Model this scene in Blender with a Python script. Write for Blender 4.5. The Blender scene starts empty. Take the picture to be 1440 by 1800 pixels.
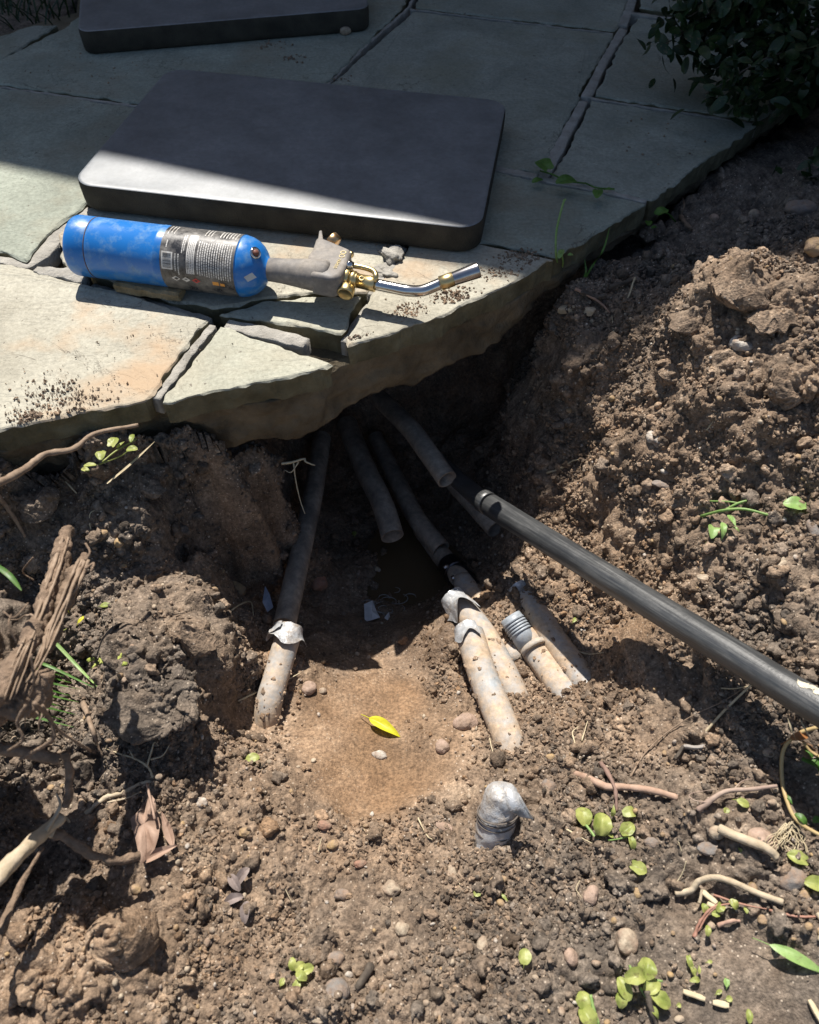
import bpy, math, random
import numpy as np
from mathutils import Vector, Matrix, Quaternion
random.seed(7); rng = np.random.default_rng(7)
SC = bpy.context.scene; COL = SC.collection

# ------------------------------------------------------------------ camera, sky, sun, exposure
F, PITCH, CH = 1400.0, math.radians(52), 0.511      # focal length in photo pixels, tilt down, height over the patio
cam_d = bpy.data.cameras.new('camera'); cam = bpy.data.objects.new('camera', cam_d); COL.objects.link(cam)
cam_d.sensor_fit = 'HORIZONTAL'; cam_d.sensor_width = 36; cam_d.lens = 36*F/1440
cam_d.clip_start = .01; cam_d.clip_end = 500
cam.location = (0, 0, CH); cam.rotation_euler = (math.pi/2-PITCH, 0, 0)
cam_d.dof.use_dof = True; cam_d.dof.focus_distance = .82; cam_d.dof.aperture_fstop = 12
SC.camera = cam
SV = np.array([.145, -.56, -1.0])                      # sun ray per metre of drop
w = bpy.data.worlds.new('World'); SC.world = w; w.use_nodes = True
nt = w.node_tree; sky = nt.nodes.new('ShaderNodeTexSky'); sky.sky_type = 'NISHITA'; sky.sun_disc = False
sky.sun_elevation = math.atan(1/math.hypot(.145, .56)); sky.sun_rotation = math.atan2(-.145, .56)
bg = nt.nodes['Background']; bg.inputs[1].default_value = .066; nt.links.new(sky.outputs[0], bg.inputs[0])
sd = bpy.data.lights.new('sun', 'SUN'); sd.energy = 5.0; sd.angle = math.radians(.53); sd.color = (1, .945, .87)
sun = bpy.data.objects.new('sun', sd); COL.objects.link(sun)
sun.rotation_euler = Vector(SV).to_track_quat('-Z', 'Y').to_euler()
SC.view_settings.view_transform = 'Standard'; SC.view_settings.look = 'None'
SC.view_settings.exposure = .68; SC.view_settings.gamma = 1
SC.render.engine = 'CYCLES'; SC.cycles.max_bounces = 6

# ------------------------------------------------------------------ helpers
CAM = np.array([0, 0, CH]); FW = np.array([0, math.cos(PITCH), -math.sin(PITCH)]); UP = np.array([0, math.sin(PITCH), math.cos(PITCH)])
def ray(px, py):
    d = FW*F + np.array([1., 0, 0])*(px-720) + UP*(900-py); return d/np.linalg.norm(d)
def at(px, py, z):
    """world point at height z seen at photo pixel"""
    r = ray(px, py); return CAM + r*(z-CH)/r[2]
def depth(p): return float((np.asarray(p)-CAM) @ FW)
def rad(p, wpx): return wpx*depth(p)/F/2

def h3(ix, iy, iz, s):
    n = (ix.astype(np.int64)*374761393 + iy.astype(np.int64)*668265263 + iz.astype(np.int64)*2147483647 + s*974711) & 0xffffffff
    n = ((n ^ (n >> 13))*1274126177) & 0xffffffff; n = ((n ^ (n >> 15))*2246822519) & 0xffffffff
    return ((n ^ (n >> 16)) & 0xffffff)/float(0xffffff)
def vnoise(P, sc, s=0):
    Q = P/sc; I = np.floor(Q); f = Q-I; f = f*f*(3-2*f); I = I.astype(np.int64); o = 0
    for a in (0, 1):
        for b in (0, 1):
            for c in (0, 1):
                wt = (f[..., 0] if a else 1-f[..., 0])*(f[..., 1] if b else 1-f[..., 1])*(f[..., 2] if c else 1-f[..., 2])
                o = o + wt*h3(I[..., 0]+a, I[..., 1]+b, I[..., 2]+c, s)
    return o*2-1
def fbm(P, sc, octv=3, s=0):
    o = 0; a = 1
    for k in range(octv): o = o + a*vnoise(P, sc/2**k, s+k*17); a *= .5
    return o
def worley(P, sc, s=0):
    """distance to the nearest jittered cell point, 0 at a centre, about 1 far from it"""
    Q = P/sc; I = np.floor(Q).astype(np.int64); best = np.full(P.shape[:-1], 9.)
    for a in (-1, 0, 1):
        for b in (-1, 0, 1):
            for c in (-1, 0, 1):
                jx, jy, jz = I[..., 0]+a, I[..., 1]+b, I[..., 2]+c
                d = (jx+h3(jx, jy, jz, s)-Q[..., 0])**2+(jy+h3(jx, jy, jz, s+1)-Q[..., 1])**2+(jz+h3(jx, jy, jz, s+2)-Q[..., 2])**2
                best = np.minimum(best, d)
    return np.sqrt(best)

def raw_mesh(name, V, Fc, smooth=True):
    """V (n,3) array, Fc list of index tuples or (m,3|4) array"""
    me = bpy.data.meshes.new(name); V = np.asarray(V, dtype=np.float32)
    if isinstance(Fc, np.ndarray):
        m, k = Fc.shape; me.vertices.add(len(V)); me.vertices.foreach_set('co', V.ravel())
        me.loops.add(m*k); me.loops.foreach_set('vertex_index', Fc.astype(np.int32).ravel())
        me.polygons.add(m); me.polygons.foreach_set('loop_start', np.arange(0, m*k, k, dtype=np.int32))
        me.update(calc_edges=True)
    else:
        me.from_pydata([tuple(map(float, v)) for v in V], [], Fc); me.update()
    me.polygons.foreach_set('use_smooth', np.full(len(me.polygons), smooth)); me.update()
    return me
def attr(me, name, vals):
    a = me.attributes.new(name, 'FLOAT', 'POINT'); a.data.foreach_set('value', np.asarray(vals, dtype=np.float32))
def obj(name, V, Fc, mat, parent=None, smooth=True, loc=None):
    V = np.asarray(V, dtype=float)
    if parent is not None:
        base = np.array(parent['_o']); o_loc = (0, 0, 0)
    else:
        base = np.array(loc) if loc is not None else np.zeros(3); o_loc = tuple(base)
    me = raw_mesh(name, V-base, Fc, smooth); me.materials.append(mat)
    o = bpy.data.objects.new(name, me); COL.objects.link(o); o.location = o_loc; o['_o'] = [float(c) for c in base]
    if parent is not None: o.parent = parent
    return o
def tag(o, label=None, cat=None, group=None, kind=None):
    for k, v in (('label', label), ('category', cat), ('group', group), ('kind', kind)):
        if v: o[k] = v
    return o
def thing(name, loc, label, cat, group=None):
    o = bpy.data.objects.new(name, None); COL.objects.link(o); o.empty_display_size = .02
    o.location = tuple(float(c) for c in loc); o['_o'] = [float(c) for c in loc]
    return tag(o, label, cat, group)
def single(name, V, Fc, mat, label, cat, group=None, smooth=True):
    V = np.asarray(V, dtype=float); c = V.mean(0); c[2] = V[:, 2].min()
    return tag(obj(name, V, Fc, mat, None, smooth, loc=c), label, cat, group)
def join(parts):
    Vs, Fs, n = [], [], 0
    for V, Fc in parts:
        Vs.append(np.asarray(V, dtype=float)); Fs += [tuple(i+n for i in f) for f in Fc]; n += len(V)
    return np.concatenate(Vs), Fs
def unit(v): v = np.asarray(v, dtype=float); return v/(np.linalg.norm(v)+1e-12)
def frame(a):
    a = unit(a); r = np.array([0, 0, 1.]) if abs(a[2]) < .9 else np.array([0, 1., 0])
    s = unit(np.cross(a, r)); u = np.cross(s, a); return a, s, u            # axis, side, up
def lathe(A, B, prof, n=32, wob=0):
    """prof: list of (t along A->B in metres, radius)"""
    A = np.asarray(A, float); a, s, u = frame(np.asarray(B)-A); V = []; Fc = []
    th = np.arange(n)*2*math.pi/n
    for i, (t, r) in enumerate(prof):
        rr = r*(1+wob*np.sin(3*th+t*40))
        V.append(A+a*t+np.outer(rr*np.cos(th), u)+np.outer(rr*np.sin(th), s))
    V = np.concatenate(V)
    for i in range(len(prof)-1):
        for j in range(n):
            k = (j+1) % n; Fc.append((i*n+j, i*n+k, (i+1)*n+k, (i+1)*n+j))
    Fc.append(tuple(range(n)[::-1])); m = (len(prof)-1)*n; Fc.append(tuple(range(m, m+n)))
    return V, Fc
def smooth_path(pts, k=6):
    pts = np.asarray(pts, float); out = []
    P = np.concatenate([[2*pts[0]-pts[1]], pts, [2*pts[-1]-pts[-2]]])
    for i in range(1, len(P)-2):
        for t in np.linspace(0, 1, k, endpoint=False):
            a, b, c, d = P[i-1:i+3]
            out.append(.5*((2*b)+(-a+c)*t+(2*a-5*b+4*c-d)*t*t+(-a+3*b-3*c+d)*t**3))
    out.append(P[-2]); return np.array(out)
def tube(pts, radii, n=8, rough=0, sm=5, seed=0):
    pts = np.asarray(pts, float)
    if sm > 1 and len(pts) > 1:
        R = np.interp(np.linspace(0, len(pts)-1, (len(pts)-1)*sm+1), range(len(pts)), np.broadcast_to(radii, len(pts)))
        pts = smooth_path(pts, sm)
    else: R = np.broadcast_to(radii, len(pts)).astype(float)
    T = np.gradient(pts, axis=0); u = frame(T[0])[2]; V = []; Fc = []; th = np.arange(n)*2*math.pi/n
    for i, p in enumerate(pts):
        a = unit(T[i]); u = unit(u-a*(u@a)); s = np.cross(a, u)
        V.append(p+np.outer(R[i]*np.cos(th), u)+np.outer(R[i]*np.sin(th), s))
    V = np.concatenate(V)
    if rough:
        c = np.repeat(pts, n, 0); d = V-c
        V = c+d*(1+rough*fbm(V, R.max()*1.5, 2, seed))[:, None]
    for i in range(len(pts)-1):
        for j in range(n):
            k = (j+1) % n; Fc.append((i*n+j, (i+1)*n+j, (i+1)*n+k, i*n+k))
    Fc.append(tuple(range(n))); m = (len(pts)-1)*n; Fc.append(tuple(range(m, m+n))[::-1])
    return V, Fc
_ico = {}
def ico(sub):
    if sub not in _ico:
        import bmesh
        bm = bmesh.new(); bmesh.ops.create_icosphere(bm, subdivisions=sub, radius=1)
        _ico[sub] = (np.array([v.co[:] for v in bm.verts]), np.array([[v.index for v in f.verts] for f in bm.faces])); bm.free()
    return _ico[sub]

# ------------------------------------------------------------------ materials
def mat_new(name):
    m = bpy.data.materials.new(name); m.use_nodes = True; nt = m.node_tree; return m, nt, nt.nodes['Principled BSDF']
class N:
    def __init__(s, nt): s.nt = nt
    def n(s, t, **k):
        x = s.nt.nodes.new(t)
        for a, b in k.items(): setattr(x, a, b)
        return x
    def l(s, a, b): s.nt.links.new(a, b)
    def noise(s, scale, detail=4, rough=.6, vec=None, dist=0):
        x = s.n('ShaderNodeTexNoise'); x.inputs['Scale'].default_value = scale; x.inputs['Detail'].default_value = detail
        x.inputs['Roughness'].default_value = rough; x.inputs['Distortion'].default_value = dist
        s.l(vec or s.geo(), x.inputs['Vector']); return x.outputs['Fac']
    def geo(s):
        if not hasattr(s, '_g'): s._g = s.n('ShaderNodeNewGeometry').outputs['Position']
        return s._g
    def voro(s, scale, feature='F1'):
        x = s.n('ShaderNodeTexVoronoi', feature=feature); x.inputs['Scale'].default_value = scale; s.l(s.geo(), x.inputs['Vector']); return x
    def ramp(s, fac, stops):
        r = s.n('ShaderNodeValToRGB'); e = r.color_ramp.elements
        while len(e) < len(stops): e.new(.5)
        for k, (p, c) in enumerate(stops): e[k].position = p; e[k].color = (*c, 1) if len(c) == 3 else c
        s.l(fac, r.inputs[0]); return r.outputs[0]
    def mix(s, fac, a, b, mode='MIX'):
        x = s.n('ShaderNodeMixRGB', blend_type=mode)
        for i, v in ((0, fac), (1, a), (2, b)):
            if isinstance(v, (int, float)): x.inputs[i].default_value = v
            elif isinstance(v, tuple): x.inputs[i].default_value = (*v, 1)
            else: s.l(v, x.inputs[i])
        return x.outputs[0]
    def math(s, op, a, b=0.):
        x = s.n('ShaderNodeMath', operation=op)
        for i, v in ((0, a), (1, b)):
            if isinstance(v, (int, float)): x.inputs[i].default_value = v
            else: s.l(v, x.inputs[i])
        return x.outputs[0]
    def bump(s, bsdf, h, strength=.5, dist=.002):
        b = s.n('ShaderNodeBump'); b.inputs['Strength'].default_value = strength; b.inputs['Distance'].default_value = dist
        s.l(h, b.inputs['Height']); s.l(b.outputs[0], bsdf.inputs['Normal'])
    def att(s, name): return s.n('ShaderNodeAttribute', attribute_name=name).outputs['Fac']
G = lambda v: (v, v, v)
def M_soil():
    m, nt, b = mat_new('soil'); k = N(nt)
    dark, wet_shade, tint = k.att('dark'), k.att('wet_shade'), k.att('tint')
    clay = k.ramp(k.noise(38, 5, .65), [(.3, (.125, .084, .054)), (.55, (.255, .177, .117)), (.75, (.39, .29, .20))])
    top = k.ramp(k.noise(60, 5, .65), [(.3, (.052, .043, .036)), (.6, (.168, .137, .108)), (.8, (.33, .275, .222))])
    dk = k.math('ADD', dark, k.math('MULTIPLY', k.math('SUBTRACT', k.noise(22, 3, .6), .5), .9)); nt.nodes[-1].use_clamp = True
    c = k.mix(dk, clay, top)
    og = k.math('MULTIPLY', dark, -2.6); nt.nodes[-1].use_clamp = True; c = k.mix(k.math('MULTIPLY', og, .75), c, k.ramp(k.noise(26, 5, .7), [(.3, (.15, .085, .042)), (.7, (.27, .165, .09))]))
    c = k.mix(1., c, k.ramp(k.noise(300, 3, .7), [(.3, G(.5)), (.7, G(1.6))]), 'MULTIPLY')
    sp = k.voro(330); gr = k.ramp(sp.outputs['Distance'], [(.16, G(1)), (.3, G(0))])
    sel = k.ramp(k.n('ShaderNodeSeparateColor').outputs[0], [(0, G(0)), (1, G(1))])
    sep = [n for n in nt.nodes if n.type == 'SEPARATE_COLOR'][0]; k.l(sp.outputs['Color'], sep.inputs[0])
    gate = k.math('MULTIPLY', k.math('GREATER_THAN', sep.outputs[0], .80), gr)
    c = k.mix(k.math('MULTIPLY', gate, k.math('SUBTRACT', .75, k.math('MULTIPLY', og, .62))), c, (.56, .47, .37))
    tn = k.n('ShaderNodeCombineColor')
    for i in range(3): k.l(tint, tn.inputs[i])
    c = k.mix(1., c, tn.outputs[0], 'MULTIPLY')
    c = k.mix(k.math('MULTIPLY', wet_shade, .45), c, (.06, .036, .02))  # damp tint; in the pit it also stands for deep shade
    k.l(c, b.inputs['Base Color'])
    r = k.math('SUBTRACT', .92, k.math('MULTIPLY', wet_shade, .72)); k.l(r, b.inputs['Roughness']); b.inputs['Specular IOR Level'].default_value = .3
    h = k.math('ADD', k.noise(420, 6, .75), k.math('MULTIPLY', k.voro(520).outputs['Distance'], -.6))
    k.bump(b, h, .75, .0016); return m
def M_stone(name, c0, c1, c2, stain, stain_amt):
    m, nt, b = mat_new(name); k = N(nt)
    c = k.ramp(k.noise(9, 7, .68, dist=.6), [(.3, c0), (.52, c1), (.72, c2)])
    c = k.mix(1., c, k.ramp(k.noise(240, 4, .7), [(.3, G(.78)), (.7, G(1.22))]), 'MULTIPLY')
    st = k.ramp(k.noise(6.5, 5, .6), [(.5, G(0)), (.64, G(1))])
    c = k.mix(k.math('MULTIPLY', st, stain_amt), c, stain)
    pit = k.ramp(k.noise(150, 2, .5), [(.70, G(0)), (.74, G(1))]); c = k.mix(k.math('MULTIPLY', pit, .7), c, (.09, .07, .055))
    ln = k.ramp(k.noise(4.2, 9, .62, dist=.8), [(.4965, G(0)), (.4995, G(1)), (.5005, G(1)), (.5035, G(0))]); lm = k.ramp(k.noise(5.5, 2), [(.5, G(0)), (.58, G(.75))])
    c = k.mix(k.math('MULTIPLY', ln, lm), c, (.07, .06, .045)); sc_ = k.voro(430); c = k.mix(k.math('MULTIPLY', k.ramp(sc_.outputs['Distance'], [(.1, G(1)), (.2, G(0))]), .35), c, (.14, .12, .09))
    k.l(c, b.inputs['Base Color']); b.inputs['Roughness'].default_value = .82; b.inputs['Specular IOR Level'].default_value = .35
    # cleft layers: contour steps of a stretched noise
    mp = k.n('ShaderNodeMapping'); mp.inputs['Scale'].default_value = (1, 2.1, 1); mp.inputs['Rotation'].default_value = (0, 0, .5); k.l(k.geo(), mp.inputs[0])
    big = k.noise(7, 6, .62, mp.outputs[0], .9)
    stp = k.math('MULTIPLY', k.math('FLOOR', k.math('MULTIPLY', big, 13)), .12)
    h = k.math('ADD', k.math('ADD', stp, k.math('MULTIPLY', big, .9)), k.math('MULTIPLY', k.noise(260, 5, .7), .13))
    k.bump(b, h, .85, .0045); return m
def M_noise(name, stops, sc=40, rough=.8, bump=.4, bsc=200, dist=.001, spec=.4, metal=0, detail=5):
    m, nt, b = mat_new(name); k = N(nt)
    k.l(k.ramp(k.noise(sc, detail, .62), stops), b.inputs['Base Color'])
    b.inputs['Roughness'].default_value = rough; b.inputs['Specular IOR Level'].default_value = spec; b.inputs['Metallic'].default_value = metal
    if bump: k.bump(b, k.noise(bsc, 5, .65), bump, dist)
    return m
def M_two(name, base, over, thr=.5, soft=.08, sc=30, rough=.5, rough2=.9, bump=.3, metal=0, fine=True, spec=.5):
    """a base colour with patches of mud / dust / painted glare on top"""
    m, nt, b = mat_new(name); k = N(nt)
    f = k.ramp(k.noise(sc, 6, .7), [(thr-soft, G(0)), (thr+soft, G(1))])
    bc = k.mix(1., base, k.ramp(k.noise(180, 3), [(.3, G(.8)), (.7, G(1.2))]), 'MULTIPLY') if fine else base
    ov = k.mix(1., over, k.ramp(k.noise(150, 4, .7), [(.3, G(.7)), (.7, G(1.3))]), 'MULTIPLY')
    k.l(k.mix(f, bc, ov), b.inputs['Base Color'])
    k.l(k.math('ADD', rough, k.math('MULTIPLY', f, rough2-rough)), b.inputs['Roughness'])
    if metal: k.l(k.math('SUBTRACT', metal, k.math('MULTIPLY', f, metal)), b.inputs['Metallic'])
    b.inputs['Specular IOR Level'].default_value = spec
    k.bump(b, k.math('ADD', k.math('MULTIPLY', f, .7), k.math('MULTIPLY', k.noise(300, 4), .4)), bump, .0012); return m
def M_plain(name, c, rough=.5, metal=0, spec=.5, trans=0):
    m, nt, b = mat_new(name); k = N(nt)
    k.l(k.ramp(k.noise(120, 4, .6), [(.3, tuple(x*.85 for x in c)), (.7, tuple(min(1, x*1.12) for x in c))]), b.inputs['Base Color'])
    b.inputs['Roughness'].default_value = rough; b.inputs['Metallic'].default_value = metal; b.inputs['Specular IOR Level'].default_value = spec
    return m
def M_leaf(name, c0, c1, trans=.35):
    m, nt, b = mat_new(name); k = N(nt)
    c = k.ramp(k.noise(90, 4, .6), [(.3, c0), (.7, c1)]); k.l(c, b.inputs['Base Color']); b.inputs['Roughness'].default_value = .45
    c = k.mix(k.ramp(k.noise(260, 4, .7), [(.58, G(0)), (.66, G(.55))]), c, (.16, .11, .06)); k.l(c, b.inputs['Base Color'])
    t = k.n('ShaderNodeBsdfTranslucent'); k.l(c, t.inputs[0]); mx = k.n('ShaderNodeMixShader'); mx.inputs[0].default_value = trans
    out = nt.nodes['Material Output']; k.l(b.outputs[0], mx.inputs[1]); k.l(t.outputs[0], mx.inputs[2]); k.l(mx.outputs[0], out.inputs[0])
    k.bump(b, k.noise(350, 3), .3, .0006); return m
SOIL = M_soil()
ST_WARM = M_stone('bluestone_warm', (.28, .26, .205), (.36, .34, .275), (.43, .41, .335), (.40, .27, .16), .75)
ST_GREEN = M_stone('bluestone_green', (.27, .265, .21), (.34, .335, .268), (.41, .40, .325), (.38, .30, .2), .25)
ST_BLUE = M_stone('bluestone_blue', (.19, .20, .165), (.26, .27, .225), (.33, .34, .285), (.2, .19, .12), .4)
ST_GREY = M_stone('bluestone_grey', (.20, .215, .175), (.265, .285, .235), (.33, .355, .295), (.25, .2, .13), .35)
MORTAR = M_noise('mortar', [(.3, (.24, .225, .195)), (.6, (.37, .35, .31)), (.8, (.48, .46, .41))], 60, .95, .9, 260, .003)
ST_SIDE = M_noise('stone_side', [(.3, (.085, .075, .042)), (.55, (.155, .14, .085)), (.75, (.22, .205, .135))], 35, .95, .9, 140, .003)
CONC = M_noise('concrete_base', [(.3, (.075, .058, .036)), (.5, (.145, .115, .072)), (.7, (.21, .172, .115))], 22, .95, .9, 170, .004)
FOAM = M_two('foam', (.045, .062, .078), (.17, .185, .20), .55, .24, 14, .50, .54, .05, spec=1.)
FOAM.node_tree.nodes['Principled BSDF'].inputs['IOR'].default_value = 1.7
FOAM_SIDE = M_noise('foam_side', [(.3, (.028, .026, .022)), (.7, (.062, .056, .044))], 30, .9, .9, 520, .001, .2)
BLUE = M_two('blue_paint', (.012, .15, .47), (.13, .26, .43), .62, .14, 70, .3, .5, .05, fine=False)
BLACKL = M_two('label_black', (.030, .030, .032), (.24, .225, .205), .56, .16, 60, .25, .6, .05)  # grey patches: dust, with the label's glare painted in
WHITEP = M_two('label_white', (.62, .60, .56), (.30, .25, .19), .62, .1, 70, .4, .8, .05)
REDP = M_plain('label_red', (.5, .03, .03), .4); ORP = M_plain('label_orange', (.7, .30, .05), .4); YELP = M_plain('lettering', (.62, .50, .25), .6)
HANDLE = M_two('grey_plastic', (.10, .10, .105), (.27, .24, .205), .46, .2, 34, .45, .8, .1)
BRASS = M_noise('brass', [(.3, (.50, .38, .17)), (.7, (.68, .54, .29))], 60, .36, .1, 200, .0003, .5, 1)
CHROME = M_noise('chrome', [(.3, (.55, .53, .5)), (.7, (.72, .70, .68))], 50, .16, .04, 150, .0002, .5, 1)
STEEL = M_noise('heat_steel', [(.3, (.30, .29, .30)), (.7, (.50, .48, .47))], 60, .22, .05, 150, .0002, .5, 1)
PIPE_BLACK0 = M_two('black_pipe', (.020, .020, .021), (.13, .13, .125), .56, .14, 46, .34, .6, .25, spec=.6)
def M_pipe_black():
    m, nt, b = mat_new('black_pipe'); k = N(nt); ax_ = unit(at(1440, 1245, -.035)-at(862, 888, -.185)); a_, s_, u_ = frame(ax_); comb = k.n('ShaderNodeCombineXYZ')
    for i, (v, f) in enumerate(((a_, .03), (s_, 1.), (u_, 1.))):
        d = k.n('ShaderNodeVectorMath', operation='DOT_PRODUCT'); k.l(k.geo(), d.inputs[0]); d.inputs[1].default_value = tuple(float(c) for c in v*f); k.l(d.outputs['Value'], comb.inputs[i])
    st = k.noise(520, 6, .75, comb.outputs[0]); pt = k.noise(30, 6, .7)
    f = k.math('MULTIPLY', k.ramp(st, [(.42, G(.0)), (.72, G(1))]), k.ramp(pt, [(.35, G(.25)), (.65, G(1))]))
    k.l(k.mix(f, (.030, .032, .034), (.13, .13, .125)), b.inputs['Base Color']); k.l(k.math('ADD', .33, k.math('MULTIPLY', f, .4)), b.inputs['Roughness']); b.inputs['Specular IOR Level'].default_value = .75
    k.bump(b, k.math('ADD', st, k.noise(300, 4)), .22, .0008); return m
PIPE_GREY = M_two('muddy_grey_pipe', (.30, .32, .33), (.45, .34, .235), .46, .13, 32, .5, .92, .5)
PIPE_BLACK = M_pipe_black()
PIPE_BROWN = M_two('brown_pipe', (.055, .043, .035), (.15, .115, .085), .55, .12, 40, .55, .9, .5)
PIPE_IN = M_plain('bore_black', (.02, .016, .012), .9)
RUBBER = M_plain('rubber_coupling', (.016, .016, .017), .38)
CLAMP = M_plain('clamp_steel', (.4, .4, .4), .3, 1)
TAPE = M_two('silver_tape', (.50, .51, .52), (.30, .25, .20), .56, .1, 70, .30, .85, .7, metal=.3, spec=.7)
RIBBED = M_two('ribbed_grey', (.30, .33, .36), (.36, .29, .22), .62, .1, 40, .4, .9, .2)
WOOD = M_noise('twig_bark', [(.3, (.17, .115, .075)), (.6, (.30, .22, .155)), (.8, (.40, .31, .23))], 120, .85, .6, 300, .001)
PALEWOOD = M_noise('pale_wood', [(.3, (.33, .26, .17)), (.7, (.52, .43, .31))], 90, .8, .7, 260, .001)
DARKWOOD = M_noise('dark_wood', [(.3, (.05, .04, .032)), (.7, (.13, .105, .08))], 90, .85, .8, 200, .0015)
ROOT = M_noise('muddy_root', [(.3, (.13, .09, .06)), (.6, (.25, .175, .12)), (.8, (.34, .25, .18))], 150, .9, 1., 300, .0025)
STRAW = M_noise('straw', [(.3, (.38, .31, .19)), (.7, (.58, .49, .33))], 120, .7, .3, 300, .0006)
LEAFY = M_leaf('leaf_yellow_green', (.24, .30, .06), (.50, .52, .17)); LEAFB = M_leaf('leaf_bright_yellow', (.62, .60, .02), (.76, .73, .05))
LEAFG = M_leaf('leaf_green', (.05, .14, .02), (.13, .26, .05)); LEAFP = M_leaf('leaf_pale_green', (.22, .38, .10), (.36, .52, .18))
LEAFD = M_leaf('leaf_dark', (.007, .020, .006), (.020, .050, .012), .1); DRY = M_noise('dry_leaf', [(.3, (.22, .14, .10)), (.7, (.40, .28, .21))], 60, .75, .4, 220, .001)
RUST = M_leaf('leaf_rust', (.30, .12, .04), (.42, .2, .08), .25); PINK = M_plain('pink_stem', (.33, .17, .12), .6); MOSS = M_noise('moss', [(.3, (.25, .30, .05)), (.7, (.45, .48, .14))], 200, .9, .8, 500, .002)
GRASS = M_leaf('grass', (.06, .16, .02), (.13, .28, .05)); WHITEF = M_plain('white_scrap', (.62, .62, .62), .5)
def peb_mat(name, a, b_):
    return M_two(name, tuple((x*.5+y*.5)*.85 for x, y in zip(a, b_)), (.25, .175, .125), .50, .12, 95, .7, .95, .7)
P_TAN = peb_mat('pebble_tan', (.36, .29, .2), (.56, .47, .35)); P_PINK = peb_mat('pebble_pink', (.36, .24, .18), (.54, .40, .31))
P_WHITE = peb_mat('pebble_white', (.46, .42, .36), (.68, .63, .55)); P_GREY = peb_mat('pebble_grey', (.15, .14, .13), (.28, .26, .24)); P_OCHRE = peb_mat('pebble_ochre', (.36, .23, .10), (.52, .37, .19))
P_RED = peb_mat('pebble_red', (.32, .14, .09), (.45, .24, .16))
WATER, wnt, wb = mat_new('muddy_water'); wb.inputs['Base Color'].default_value = (.09, .062, .035, 1); wb.inputs['Roughness'].default_value = .06
_k = N(wnt); _k.bump(wb, _k.noise(60, 3), .12, .002)

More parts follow.
